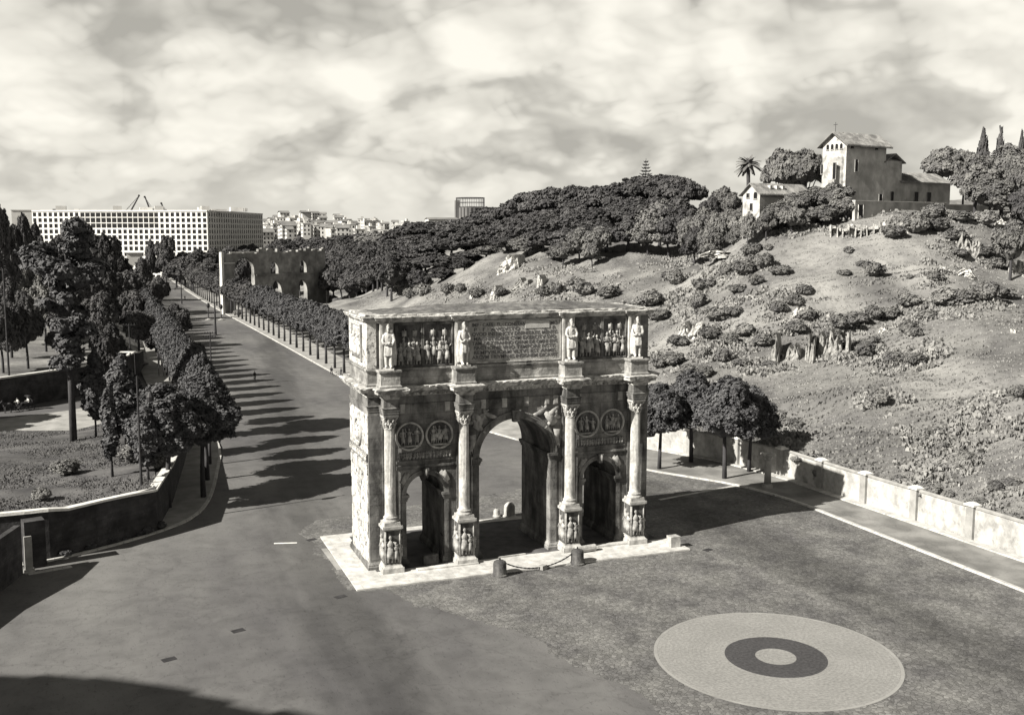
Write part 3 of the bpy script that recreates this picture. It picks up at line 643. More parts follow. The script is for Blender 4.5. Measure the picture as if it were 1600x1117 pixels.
# long narrow friezes, roundels
for (a, b, sd_) in ((-10.3, -5.7, 1), (5.7, 10.3, 2)): relief('frieze', a, b, 9.06, 9.72, -.03, 16, sd_, 0, hf=.95)
def roundel(x, z, r, seed, y=0., side=False, m='marble'):
    q = random.Random(seed); mb = MB(); n = 40; vs = []
    for k in range(n):
        t = 2*math.pi*k/n
        for rr, yy in ((r, 0), (r, -.16), (r-.07, -.20), (r-.15, -.15), (r-.17, -.03)): vs.append((x+rr*math.cos(t), yy, z+rr*math.sin(t)))
    mb.add(vs, [(k*5+j, ((k+1) % n)*5+j, ((k+1) % n)*5+j+1, k*5+j+1) for k in range(n) for j in range(4)])
    bk = MB(); bk.add([(x+(r-.15)*math.cos(2*math.pi*k/n), -.02, z+(r-.15)*math.sin(2*math.pi*k/n)) for k in range(n)], [tuple(range(n))])
    fg = MB(); horse_relief(fg, (x-.1, -.1, z-r*.62), r*.9, q.choice([-1, 1])) if seed % 2 else None
    for i in range(3): figure(fg, (x+(i-1)*r*.48, -.1, z-r*.62), r*q.uniform(1.05, 1.3), q.uniform(-.12, .12), i % 3, 1)
    fg.bx(x-r*.75, x+r*.75, -.26, -.02, z-r*.72, z-r*.62)
    M = Matrix.Translation((0, y, 0)) if not side else Matrix(((0, 1, 0, -W-.06), (-1, 0, 0, 0), (0, 0, 1, 0), (0, 0, 0, 1)))
    for b_ in (mb, bk, fg): b_.xf(M)
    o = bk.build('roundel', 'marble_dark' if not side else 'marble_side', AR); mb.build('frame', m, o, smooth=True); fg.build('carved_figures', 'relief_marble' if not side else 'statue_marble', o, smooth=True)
for i, x in enumerate((-9.3, -6.75, 6.7, 9.15)): roundel(x, 11.05, 1.2, 10+i, m='marble_clean_lit')
roundel(-3.25, 11.15, 1.2, 21, side=True, m='marble_clean_lit')
relief('frieze', -6.5, -.2, 9.05, 9.8, 0, 14, 31, 0, side=1, hf=.95, back='marble_dark', m='statue_marble')
# rectangular slabs let in above the roundels
for a, b in ((-10.4, -5.6), (5.6, 10.4)): MB().bx(a, b, -.05, .01, 12.30, 12.42).build('string_course', 'marble', AR)
# winged figures in the spandrels of the large arch, river gods over the small ones
for s in (-1, 1):
    fg = MB()
    for (ax, az, bx_, bz) in ((2.75, 10.9, 3.9, 12.2), (1.6, 12.05, 2.9, 12.7)):
        fg.tube([(s*ax, -.1, az), (s*(ax+bx_)/2, -.16, (az+bz)/2-.05), (s*bx_, -.1, bz)], [.14, .22, .13], 7); fg.ell((s*(bx_-.1), -.2, bz+.1), (.15, .14, .17)); fg.ell((s*(bx_+.0), -.08, bz-.35), (.35, .06, .18), 8, 5, rz=0)
        fg.tube([(s*bx_, -.12, bz-.1), (s*(bx_-.5), -.2, bz+.15)], [.07, .05], 6)
    fg.tube([(s*3.0, -.1, 11.9), (s*4.0, -.1, 12.75)], [.35, .12], 8); fg.tube([(s*3.6, -.12, 11.3), (s*3.2, -.12, 11.9), (s*2.7, -.1, 12.3)], [.42, .36, .2], 8); fg.tube([(s*3.75, -.1, 9.6), (s*3.85, -.1, 10.8)], [.22, .36], 8)
    figure(fg, (s*3.95, -.1, 9.1), 1.5, 0, 1, s); fg.v = [(a, min(.0, b*.55), c_) for a, b, c_ in fg.v]; fg.build('spandrel_figure', 'relief_marble', AR, smooth=True)
    for c_ in (-8, 8): fg = MB(); fg.tube([(c_+s*1.75, -.08, 7.45), (c_+s*1.3, -.14, 7.95)], [.12, .2], 7); fg.ell((c_+s*1.75, -.12, 7.7), (.13, .12, .14)); fg.tube([(c_+s*1.95, -.08, 6.8), (c_+s*1.7, -.12, 7.4)], [.1, .16], 6); fg.tube([(c_+s*1.9, -.08, 7.1), (c_+s*1.5, -.1, 7.9)], [.3, .3], 8); fg.v = [(a, min(0., b*.5), cc) for a, b, cc in fg.v]; fg.build('spandrel_figure', 'relief_marble', AR, smooth=True)
# ---- entablature with breaks over the columns
def plan_break(hw, out, y0, y1, xs, back=True, wx=W):
    p = [(-wx, y0)]
    for x in xs: p += [(max(x-hw, -wx+.02), y0), (max(x-hw, -wx+.02), y0-out), (x+hw, y0-out), (x+hw, y0)]
    p += [(wx, y0), (wx, y1)]
    if back:
        for x in xs[::-1]: p += [(x+hw, y1), (x+hw, y1+out), (max(x-hw, -wx+.02), y1+out), (max(x-hw, -wx+.02), y1)]
    p += [(-wx, y1)]
    return p
PL = plan_break(.60, 1.38, 0, DD, CX)
mb = sweep(MB(), PL, [(0, 13.05), (0, 13.22), (.04, 13.24), (.04, 13.42), (.08, 13.44), (.08, 13.6), (.14, 13.66), (.14, 13.72), (0, 13.73), (0, 14.40)], .6, .008); mb.build('entablature', 'marble', AR)
mb = sweep(MB(), PL, [(0, 14.4), (.10, 14.46), (.12, 14.60), (.26, 14.66), (.30, 14.80), (.62, 14.88), (.66, 15.08), (.76, 15.20), (.78, 15.30), (.70, 15.31)], .32, .055, 9); # dentils under the cornice
x = -W+.1
while x < W-.1:
    if min(abs(x-c) for c in CX) > .75: mb.bx(x, x+.2, -.24, 0, 14.48, 14.64)
    x += .36
mb.build('cornice', 'cornice_marble', AR)
for x in (-9.9, -6.05, -2.9, -1.0, 1.0, 2.9, 3.7, 5.95, 9.9): mb = MB(); mb.bx(x-.22, x+.22, -.16, .02, 13.0, 13.75); mb.bx(x-.16, x+.16, -.20, -.1, 13.1, 13.6); mb.build('console', 'marble_clean_lit', AR)
# ---- columns on pedestals
def column_set():
    root = []
    bm_ = MB(); bm_.bx(-.89, .89, -.89, .89, .15, .57); bm_.box((0, 0, .66), (1.66, 1.66, .18), taper=.84); bm_.box((0, 0, .80), (1.38, 1.38, .1)); root.append(('pedestal', bm_, 'marble_clean_lit', [
        ('dado', MB().bx(-.64, .64, -.64, .64, .85, 3.66), 'marble', []), ('cap_slab', MB().box((0, 0, 3.73), (1.36, 1.36, .14), taper=1.16).bx(-.83, .83, -.83, .83, 3.80, 4.02).bx(-.70, .70, -.70, .70, 4.02, 4.10), 'marble_clean_lit', [])]))
    fg = MB(); q = random.Random(77)
    for face in range(4):
        m = MB(); figure(m, (-.26, -.06, .95), 2.35*q.uniform(.9, 1), .05, q.choice([0, 1, 2])); figure(m, (.28, -.06, .95), 1.9*q.uniform(.9, 1.1), -.06, q.choice([0, 1]))
        m.v = [(min(max(a, -.62), .62), max(b, -.24), c_) for a, b, c_ in m.v]
        m.bx(-.64, -.54, -.05, .01, .9, 3.6); m.bx(.54, .64, -.05, .01, .9, 3.6)
        m.xf(Matrix.Rotation(face*math.pi/2, 4, 'Z') @ Matrix.Translation((0, -.64, 0))); fg.v, o0 = fg.v, 0; fg.add(m.v, m.f)
    root[0][3].append(('carved_figures', fg, 'relief_marble', []))
    cb = MB(); cb.bx(-.66, .66, -.66, .66, 4.10, 4.30); cb.lathe([(.64, 4.3), (.67, 4.36), (.64, 4.44), (.54, 4.48), (.52, 4.56), (.58, 4.60), (.58, 4.68), (.50, 4.72), (.47, 4.80)], n=28)
    sh = MB(); sh.lathe([(.47, 4.8), (.455, 4.95)], n=28)
    prof = [(.455-.055*((z_-4.95)/7.05)**1.5, z_) for z_ in np.linspace(4.95, 7.2, 6)]; sh.lathe(prof, n=28)
    sh.lathe([(.455-.055*((z_-4.95)/7.05)**1.5+.003, z_) for z_ in np.linspace(7.2, 11.88, 10)], n=48, flute=.10); sh.lathe([(.40, 11.88), (.45, 11.92), (.45, 11.98), (.39, 12.0)], n=28)
    cp = MB(); cp.lathe([(.38, 12.0), (.39, 12.5), (.50, 12.85), (.58, 12.9)], n=20)
    for rrow, (z_, r_, n_) in enumerate(((12.02, .40, 8), (12.34, .42, 8))):
        for i in range(n_):
            a = 2*math.pi*(i+.5*rrow)/n_; ca, sa = math.cos(a), math.sin(a)
            cp.tube([(ca*r_, sa*r_, z_), (ca*(r_+.05), sa*(r_+.05), z_+.24), (ca*(r_+.17), sa*(r_+.17), z_+.40), (ca*(r_+.20), sa*(r_+.20), z_+.33)], [.12, .13, .08, .03], 6)
    for i in range(4):
        a = math.pi/4+i*math.pi/2; cp.tube([(math.cos(a)*.45, math.sin(a)*.45, 12.6), (math.cos(a)*.72, math.sin(a)*.72, 12.86)], [.06, .1], 6)
    cp.bx(-.62, .62, -.62, .62, 12.90, 13.05)
    root += [('column_base', cb, 'marble_clean_lit', []), ('column_shaft', sh, 'statue_marble', []), ('capital', cp, 'marble_clean_lit', [])]
    return [(n, m.mesh(n, mt, n in ('carved_figures',)), [(n2, m2.mesh(n2, mt2, n2 == 'carved_figures')) for n2, m2, mt2, _ in ch]) for n, m, mt, ch in root]
CS = column_set()
for yy in (-.70, DD+.70):
    for i, x in enumerate(CX):
        if yy > 0 and i in (1, 2): pass
        for n, me, ch in CS:
            o = link(n, me, AR, (x, yy, 0)); 
            if yy > 0: o.rotation_euler = (0, 0, math.pi)
            for n2, me2 in ch: link(n2, me2, o)
# pilasters behind the columns
for i, x in enumerate(CX):
    mb = MB(); mb.bx(x-.46, x+.46, -.10, .02, 4.3, 12.2); mb.bx(x-.54, x+.54, -.16, .02, 12.2, 13.05); mb.bx(x-.56, x+.56, -.17, .02, 4.0, 4.3); mb.bx(x-.56, x+.56, -.10, .02, .75, 4.0); mb.build('pilaster', 'marble', AR)
# ---- attic
PA = plan_break(.80, 1.32, 0, DD, CX)
mb = sweep(MB(), PA, [(.10, 15.31), (.12, 15.46), (.02, 15.52), (0, 15.56), (0, 16.42), (.06, 16.46), (.12, 16.56), (.13, 16.70), (.10, 16.72)], .45, .02, 12); mb.build('attic_plinth', 'marble_mid', AR)
PB = plan_break(.50, .22, 0, DD, CX)
mb = sweep(MB(), [(-W+.05, .05), (W-.05, .05), (W-.05, DD-.05), (-W+.05, DD-.05)], [(0, 16.7), (0, 20.42)], 1, 0); mb.build('attic_wall', 'marble', AR)
for x in CX:
    mb = MB(); mb.bx(x-.55, x+.55, -.30, .06, 16.72, 20.42); mb.bx(x-.48, x-.36, -.36, -.3, 16.9, 20.3); mb.bx(x+.36, x+.48, -.36, -.3, 16.9, 20.3); mb.build('pilaster', 'marble_clean_lit', AR)
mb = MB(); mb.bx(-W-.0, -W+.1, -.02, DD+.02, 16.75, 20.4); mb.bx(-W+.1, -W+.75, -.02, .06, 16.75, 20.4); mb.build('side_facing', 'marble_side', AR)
PC = plan_break(.62, .30, .05, DD-.05, CX)
mb = sweep(MB(), PC, [(0, 20.42), (.10, 20.48), (.12, 20.58), (.30, 20.64), (.34, 20.80), (.42, 20.86), (.40, 20.93)], .5, .02, 5); mb.build('attic_cornice', 'cornice_marble', AR)
mb = sweep(MB(), [(-W+.2, .3), (W-.2, .3), (W-.2, DD-.3), (-W+.2, DD-.3)], [(.25, 20.93), (.25, 21.05), (.2, 21.08)], .42, .05, 8); mb.build('coping', 'cornice_marble', AR)
vs = []; nx, ny = 90, 26
for i in range(nx+1):
    for j in range(ny+1):
        X = -W+.35+(2*W-.7)*i/nx; Y = .45+(DD-.9)*j/ny; e = min(1, min(i, nx-i)/26)*max(0, math.sin(math.pi*j/ny))**.8; vs.append((X, Y, 21.05+.62*e**.8*(.75+.25*math.exp(-((X-5)/5)**2))+.12*mn.noise(Vector((X*1.3, Y*1.3, 0)))+(.05*mn.noise(Vector((X*4, Y*4, 0))))))
MB().add(vs, [(i*(ny+1)+j, (i+1)*(ny+1)+j, (i+1)*(ny+1)+j+1, i*(ny+1)+j+1) for i in range(nx) for j in range(ny)]).build('roof', 'roof_cover', AR, smooth=True)
# relief panels and the inscription of the attic
for k, (a, b) in enumerate(((-10.35, -8.22), (-7.98, -5.62), (5.62, 7.98), (8.22, 10.35))): relief('relief_panel', a, b, 16.9, 20.2, .05, 3, 50+k, .1, hf=.6)
relief('relief_panel', -4.9, -1.8, 17.3, 20.1, 0, 5, 61, .12, side=1, back='marble_side', m='statue_marble', hf=.7)
mb = MB(); mb.bx(-4.1, 4.1, -.04, .06, 16.95, 20.3)
ip = mb.build('inscription_panel', 'panel_marble', AR)
mb = MB()
for a in ((-4.2, 4.2, 16.82, 16.95), (-4.2, 4.2, 20.3, 20.4), (-4.22, -4.1, 16.9, 20.35), (4.1, 4.22, 16.9, 20.35)): mb.bx(a[0], a[1], -.10, .05, a[2], a[3])
mb.build('frame', 'marble_clean_lit', ip)
LINES = ['IMP · CAES · FL · CONSTANTINO · MAXIMO', 'P · F · AVGVSTO · S · P · Q · R', 'QVOD INSTINCTV DIVINITATIS MENTIS', 'MAGNITVDINE CVM EXERCITV SVO', 'TAM DE TYRANNO QVAM DE OMNI EIVS', 'FACTIONE VNO TEMPORE IVSTIS', 'REMPVBLICAM VLTVS EST ARMIS', 'ARCVM TRIVMPHIS INSIGNEM DICAVIT']
for i, t in enumerate(LINES):
    c_ = bpy.data.curves.new('letters', 'FONT'); c_.body = t; c_.size = .42; c_.extrude = .012; c_.offset = .006; c_.align_x = 'CENTER'; c_.space_character = 1.02
    to = bpy.data.objects.new('t', c_); col.objects.link(to); bpy.context.view_layer.update(); wd = max(v[0] for v in to.bound_box)-min(v[0] for v in to.bound_box)
    me = bpy.data.meshes.new_from_object(to.evaluated_get(bpy.context.evaluated_depsgraph_get())); bpy.data.objects.remove(to); me.materials.clear(); me.materials.append(MATS['letters'])
    o = link('lettering', me, ip, (0, -.052, 19.88-i*.385)); o.rotation_euler = (R(90), 0, 0); o.scale = (min(1.05, 7.7/wd) if wd > 7.2 else 7.4/wd, .98, 1)
mb = MB(); mb.bx(.9, 3.1, -.085, -.03, 19.62, 20.26); mb.build('blank_slab', 'blank_slab', ip)
mb = MB(); mb.bx(1.0, 1.45, -.125, .0, 16.45, 16.85); mb.build('drain_hole', 'window_dark', ip)
# statues: one carved captive, copied with small turns
def statue_mesh(seed):
    q = random.Random(seed); m = MB(); k = 1.0
    m.tube([(-.22, -.02, .12), (-.24, -.04, .8), (-.18, 0, 1.55)], [.15, .19, .25], 9); m.tube([(.22, -.14, .12), (.26, -.16, .85), (.16, 0, 1.55)], [.15, .19, .25], 9)
    m.ell((-.22, -.16, .1), (.13, .26, .09)); m.ell((.24, -.28, .1), (.13, .26, .09))
    m.tube([(0, 0, .95), (0, 0, 1.5), (0, .02, 1.9)], [.47, .42, .34], 12); m.ell((0, 0, 2.3), (.42, .28, .52), 12, 9)
    m.tube([(-.38, 0, 2.6), (-.52, -.12, 2.12), (-.42, -.38, 1.95), (.1, -.46, 2.02)], [.17, .15, .12, .09], 8); m.tube([(.38, 0, 2.6), (.54, -.1, 2.15), (.40, -.36, 1.86), (-.1, -.44, 1.90)], [.17, .15, .12, .09], 8)
    m.ell((.14, -.52, 2.02), (.12, .07, .09)); m.ell((-.14, -.50, 1.9), (.12, .07, .09))
    m.tube([(0, 0, 2.65), (0, -.02, 2.9)], [.15, .13], 8); m.ell((0, -.05, 3.06), (.18, .21, .25), 10, 8); m.ell((0, .0, 3.2), (.2, .22, .2), 10, 8); m.ell((0, -.1, 3.36), (.1, .12, .1)); m.ell((0, -.22, 2.92), (.11, .09, .15)); m.ell((0, -.26, 3.06), (.035, .05, .06))
    m.tube([(.30, .18, 2.75), (.42, .22, 1.9), (.46, .2, 1.0), (.42, .14, .2)], [.16, .25, .27, .25], 9); m.tube([(-.1, .26, 2.75), (-.05, .3, 1.8), (.0, .28, .2)], [.2, .34, .34], 9); m.tube([(-.32, .12, 2.7), (.0, -.22, 2.45), (.36, .05, 2.65)], [.12, .12, .12], 8)
    for i in range(5): a = -.3+i*.15; m.tube([(a, -.30, 1.75), (a*1.15, -.40, 1.0)], [.04, .05], 5)
    me = fuse(m, 'statue', 'statue_marble', .055, False, sm=1); return me
SM = [statue_mesh(1)]
for i, x in enumerate(CX):
    o = link('statue', SM[0], AR, (x+.02, -.78, 16.86)); o.rotation_euler = (0, 0, (-.35, .1, -.15, -.3)[i])
    o.scale = (-.88 if i % 2 else .88, .95, 1.03)
    MB().bx(-.5, .5, -.42, .42, -.13, .02).build('statue_base', 'marble_clean_lit', o)
# ------------------------------------------------------------------ walls and stonework of the square
wt = thing('boundary_wall', 'long pale plastered wall with stone pillars along the right pavement below the hill', 'wall')
def wall_run(y0, y1, h, name, m, t=.35, step=1.6, z0=.1):
    mb = MB(); n = max(1, int((y1-y0)/step)); vs = []
    for i in range(n+1):
        y = y0+(y1-y0)*i/n; x = xw(y)
        for a, b in ((0, z0), (0, h), (t, h), (t, z0)): vs.append((x+a, y, b))
    mb.add(vs, [(i*4+j, (i+1)*4+j, (i+1)*4+(j+1) % 4, i*4+(j+1) % 4) for i in range(n) for j in range(3)]+[(0, 1, 2, 3), (n*4+3, n*4+2, n*4+1, n*4)])
    return mb.build(name, m, wt)
ypil = [-85+6.75*i for i in range(32)]
for a, b in zip(ypil[:-1], ypil[1:]):
    h = 3.05 if a < 40 else 2.2
    if b < 128: wall_run(a, b, h, 'wall_panel', 'wall_render'); mb = MB()
for a, b in zip(ypil[:-1], ypil[1:]):
    if b < 128:
        h = 3.05 if a < 40 else 2.2; mb = MB(); n = 4; vs = []
        for i in range(n+1):
            y = a+(b-a)*i/n; x = xw(y)
            for p, z in ((-.10, h), (-.12, h+.14), (.1, h+.24), (.47, h+.14), (.45, h)): vs.append((x+p, y, z))
        mb.add(vs, [(i*5+j, (i+1)*5+j, (i+1)*5+(j+1) % 5, i*5+(j+1) % 5) for i in range(n) for j in range(5)]); mb.build('wall_coping', 'wall_pier', wt)
for y in ypil:
    if y < 124:
        h = 3.05 if y < 40 else 2.2; x = xw(y); mb = MB(); mb.bx(x-.26, x+.5, y-.42, y+.42, .1, h+.18); o = mb.build('wall_pillar', 'wall_pier', wt); mb = MB(); mb.bx(x-.40, x+.62, y-.58, y+.58, h+.18, h+.34); mb.box((x+.11, y, h+.42), (.9, 1.0, .16), taper=.5); mb.build('pillar_cap', 'coping', o)
# left stone retaining walls
def wall_line(name, pts, zb, zt, t, m, parent, cope='coping', ch=.22, cw=.12):
    mb = MB(); n = len(pts); P = [Vector(p[:2]) for p in pts]; O = [Vector(q) for q in off_line([tuple(p) for p in P], t)]; vs = []
    for i in range(n): vs += [(P[i].x, P[i].y, zb), (P[i].x, P[i].y, zt[i]), (O[i].x, O[i].y, zt[i]), (O[i].x, O[i].y, zb)]
    mb.add(vs, [(i*4+j, (i+1)*4+j, (i+1)*4+(j+1) % 4, i*4+(j+1) % 4) for i in range(n-1) for j in range(3)]+[(0, 1, 2, 3), (n*4-1, n*4-2, n*4-3, n*4-4)]); mb.build(name, m, parent)
    if cope:
        mb = MB(); P2 = off_line([tuple(p) for p in P], -cw); O2 = off_line([tuple(p) for p in P], t+cw); vs = []
        for i in range(n): vs += [(P2[i][0], P2[i][1], zt[i]), (P2[i][0], P2[i][1], zt[i]+ch), (O2[i][0], O2[i][1], zt[i]+ch), (O2[i][0], O2[i][1], zt[i])]
        mb.add(vs, [(i*4+j, (i+1)*4+j, (i+1)*4+(j+1) % 4, i*4+(j+1) % 4) for i in range(n-1) for j in range(4)]+[(0, 1, 2, 3), (n*4-1, n*4-2, n*4-3, n*4-4)]); mb.jitter(.02, 4); mb.build('wall_coping', cope, parent)
lw = thing('retaining_wall', 'dark old stone retaining wall with pale coping holding the lawn mound at the left', 'wall')
FH = 4.2
F = [front[2]*.5+front[1]*.5, front[2], front[3]*.35+front[2]*.65, front[3], front[3]*.5+front[4]*.5, front[4]]
wall_line('masonry', F, 0, [4.25, 4.25, 3.95, 4.0, 3.95, 3.85], .45, 'retaining_stone', lw)
wall_line('masonry', [front[0], F[0]], 0, [4.3, 4.25], .45, 'retaining_stone', lw)
sw2 = [front[4], gp(268, 728, 3.8), gp(286, 690, 2.9), gp(300, 650, 2.0), gp(312, 618, 1.4)]
wall_line('street_masonry', sw2, 0, [3.85, 3.8, 2.9, 2.0, 1.4], .55, 'retaining_stone', lw, cw=.16)
a = gp(58, 888); mb = MB(); mb.box((a[0]-.2, a[1]+.9, 2.0), (1.6, 1.3, 4.0), .25); o = mb.build('pier', 'retaining_stone', lw)
lo = thing('approach_wall', 'dark stone wall at the lower left edge ending at the slim stone post', 'wall')
pa = [gp(-170, 1100), gp(-110, 1035), gp(-50, 968), gp(0, 925), gp(36, 896)]
wall_line('masonry', pa, 0, [1.2, 1.4, 2.6, 4.1, 4.1], .5, 'retaining_stone', lo, cope=None)
tp = thing('stone_post', 'slim pale stone gate post standing at the corner of the left pavement', 'stone post', (gp(46, 893)[0], gp(46, 893)[1], 0), .2)
mb = MB(); mb.box((0, 0, 1.5), (.55, .5, 3.0)).jitter(.02); mb.build('shaft', 'wall_pier', tp); mb = MB(); mb.box((0, 0, .12), (.8, .75, .24)); mb.build('foot', 'wall_pier', tp)
strip('pale_strip', gp(44, 896), gp(112, 884), .7, .022, 'kerbstone')
# far left retaining wall of the hillside
hw = thing('hillside_wall', 'tall dark retaining wall with pale top edge below the wooded slope on the left', 'wall')
HP = [(x, lerp_tab(LW, x)) for x in (-150, -120, -95, -80, -66, -56, -49.5, -44, -38, -34, -31, -28.5, -27.5, -26.4)]
wall_line('masonry', HP, 0, [4.9]*10+[4.8, 4.6, 4.2, 3.6], .5, 'retaining_stone', hw, ch=.25, cw=.18)
# bollards, chain, blocks, stone column
def bollard_parts(h, r, dome, mt):
    mb = MB(); prof = [(r*1.03, 0), (r, .1), (r*.98, h*.8), (r*.9, h*.92)]
    prof += [(r*.6, h), (r*.2, h*1.03)] if not dome else [(r*.8, h*.98), (r*.5, h*1.1), (r*.1, h*1.16)]
    return mb.lathe(prof, n=18).mesh('body', mt, True)
def bollard(px, py, h, r, label, dome=False, mt='wall_pier', z=.02):
    p = gp(px, py); t = thing('stone_bollard', label, 'bollard', (p[0], p[1], z), group='stone bollards round the arch'); link('shaft', bollard_parts(h, r, dome, mt), t)
    mb = MB(); mb.lathe([(r*1.18, 0), (r*1.18, .12), (r*1.04, .16)], n=18); mb.build('foot', mt, t); mb = MB(); mb.tube([(0, 0, h*.99), (0, 0, h*1.12)], .05, 8); mb.ell((0, 0, h*1.12), (.08, .08, .07)); mb.build('iron_ring', 'iron_dark', t); return p
b1 = bollard(781, 898, 1.25, .55, 'stone bollard in front of the arch holding the left end of the chain', mt='marble_dark')
b2 = bollard(902, 880, 1.25, .55, 'stone bollard in front of the third pedestal holding the right end of the chain', mt='marble_dark')
bollard(796, 806, 1.25, .55, 'pale round topped bollard seen through the large opening behind the arch', True, 'marble_clean_lit')
bollard(776, 806, .7, .32, 'small pale bollard just left of the round topped one seen through the large opening', True, 'marble_clean_lit')
mb = MB(); P0 = Vector((b1[0], b1[1], 1.38)); P1 = Vector((b2[0], b2[1], 1.38)); pts = []
for i in range(41): t = i/40; p = P0.lerp(P1, t); pts.append((p.x, p.y-.1*math.sin(math.pi*t), 1.38-1.16*(1-(2*t-1)**2)**.8))
for i in range(40):
    a, b = Vector(pts[i]), Vector(pts[i+1]); mb.tube([a-(b-a)*.1, b+(b-a)*.1], .045 if i % 2 else .06, 6)
tag(mb.build('chain', 'iron_dark'), 'sagging dark iron chain hung between the two front bollards', 'chain')
def block(px, py, d, rz, label, mt='marble_clean_lit', z=.15, cyl=False, name='stone_block', cat='stone block'):
    p = gp(px, py, z); t = MB()
    if cyl: t.tube([(-d[0]/2, 0, d[1]), (0, 0, d[1]), (d[0]/2, 0, d[1])], d[1], 12)
    else:
        t.box((0, 0, d[2]/2), d, taper=.96); t.box((0, 0, d[2]-.02), (d[0]*.99, d[1]*.99, .05), taper=.9)
    t.jitter(.02, int(px)); o = t.build(name, mt, loc=(p[0], p[1], z)); o.rotation_euler = (0, 0, rz); tag(o, label, cat)
block(1052, 852, (1.0, .8, .95), .05, 'pale square stone block near the right end of the white slab')
block(915, 861, (1.9, .30, 0), .12, 'pale marble column drum lying by the third pedestal', cyl=True, name='column_drum', cat='column drum')
block(672, 879, (1.35, .5, .8), .1, 'grey squared block lying in the left small passage', 'marble_dark')
block(694, 872, (.7, .7, 2.2), .1, 'stacked stone stump against the right jamb of the left small passage', 'marble_dark')
block(700, 868, (.5, .5, .6), .3, 'little rough stone beside the stump in the left small passage', 'marble_dark')
block(848, 888, (.6, .5, .35), .5, 'rough lump of stone lying under the middle of the chain', 'wall_pier', z=.02)
block(800, 868, (2.6, .12, .12), .05, 'thin pale kerb edging across the floor of the large passage', 'slab')
p = gp(1199, 762); t = thing('stone_column', 'single short stone column with capital standing on the right pavement', 'column', (p[0], p[1], .13))
mb = MB(); mb.lathe([(.62, 0), (.62, .16), (.5, .2), (.5, .36), (.42, .42)], n=20); mb.build('base', 'wall_pier', t); mb = MB(); mb.lathe([(.38, .42), (.36, 1.6), (.33, 3.1)], n=20); mb.build('shaft', 'wall_pier', t, smooth=True)
mb = MB(); mb.lathe([(.34, 3.1), (.40, 3.15), (.36, 3.22), (.5, 3.5), (.55, 3.56)], n=20); mb.box((0, 0, 3.66), (1.2, 1.2, .2)); mb.build('capital', 'marble_clean_lit', t)
# ------------------------------------------------------------------ trees
def crown(name, blobs, n, leaf, seed, m, core=.62, up=.25):
    q = np.random.RandomState(seed); B = np.array(blobs, float); wgt = (B[:, 3]*B[:, 4]+B[:, 4]*B[:, 5]+B[:, 3]*B[:, 5]); k = q.choice(len(B), n*2, p=wgt/wgt.sum())
    d = q.normal(size=(n*2, 3)); d /= np.linalg.norm(d, axis=1)[:, None]; d[:, 2] = np.where(d[:, 2] < -.35, -d[:, 2], d[:, 2]) if up else d[:, 2]
    # lumpy radius so that tufts stand out and gaps sink in
    fr = np.array([mn.noise(Vector((a*2.6+s*9, b*2.6, c_*2.6))) for (a, b, c_), s in zip(d, k)]); rad = (.82+.42*fr+q.uniform(-.10, .10, n*2)); P = B[k, :3]+d*B[k, 3:6]*rad[:, None]
    keep = np.ones(len(P), bool)
    for j in range(len(B)): e = (((P-B[j, :3])/B[j, 3:6])**2).sum(1); keep &= (e > .55) | (k == j)
    P = P[keep][:n]; d = d[keep][:n]; n_ = len(P)
    a = q.normal(size=(n_, 3)); nn = d*.9+a*.55+np.array([0, 0, .25]); nn /= np.linalg.norm(nn, axis=1)[:, None]; t = np.cross(nn, q.normal(size=(n_, 3))); t /= np.linalg.norm(t, axis=1)[:, None]; b = np.cross(nn, t)
    s = leaf*q.uniform(.55, 1.25, n_)[:, None]; bend = nn*s*.35
    V = np.stack([P-t*s-b*s*.6, P+t*s*.2-b*s-bend, P+t*s+b*s*.5, P-t*s*.3+b*s*.9-bend*.5], 1).reshape(-1, 3)
    vs = [tuple(v) for v in V]; fs = [(4*i, 4*i+1, 4*i+2, 4*i+3) for i in range(n_)]
    mb = MB(); mb.v = vs; mb.f = fs
    for bl in blobs:
        c = MB(); c.ell((0, 0, 0), (1, 1, 1), 14, 9); c.v = [tuple(np.array(bl[:3])+np.array(v)*np.array(bl[3:6])*core*(1+.25*mn.noise(Vector(v)*2.2+Vector((bl[0], bl[1], 1))))) for v in c.v]; mb.add(c.v, c.f)
    return mb.mesh(name, m)
def trunk(name, h, r, limbs, m='bark', bend=.15, seed=1, n=8):
    q = random.Random(seed); mb = MB(); pts = [(0, 0, -.3), (q.uniform(-bend, bend)*.3, q.uniform(-bend, bend)*.3, h*.33), (q.uniform(-bend, bend), q.uniform(-bend, bend), h*.7), (q.uniform(-bend, bend), q.uniform(-bend, bend), h)]
    mb.tube(pts, [r*1.25, r, r*.82, r*.6], n); top = pts[-1]
    for (x, y, z) in limbs: mb.tube([pts[2], ((pts[2][0]+x)/2, (pts[2][1]+y)/2, (h*.7+z)/2-.1), (x, y, z)], [r*.6, r*.42, r*.15], 6)
    return mb.mesh(name, m, True)
q = random.Random(11)
PROTO = {}
def street_proto(s, R0=3.4, H=11.5, zc=7.6, m='leaf_dark', leaf=.135, n=17000):
    q = random.Random(s); bl = [(0, 0, zc, R0*.86, R0*.86, 3.3), (0, 0, zc+1.7, R0*.62, R0*.62, 2.6), (R0*.15, R0*.1, zc+2.9, R0*.36, R0*.36, 1.5)]
    for i in range(6): a = i*math.pi/3+q.uniform(-.4, .4); r = R0*q.uniform(.45, .62); bl.append((r*math.cos(a), r*math.sin(a), zc+q.uniform(-1.3, 1.1), R0*q.uniform(.42, .55), R0*q.uniform(.42, .55), q.uniform(1.4, 2.1)))
    return crown('crown', bl, n, leaf, s, m), trunk('trunk', zc, .21, [(R0*.5*math.cos(a), R0*.5*math.sin(a), zc+.8) for a in (0.3, 1.9, 3.4, 5)], seed=s)
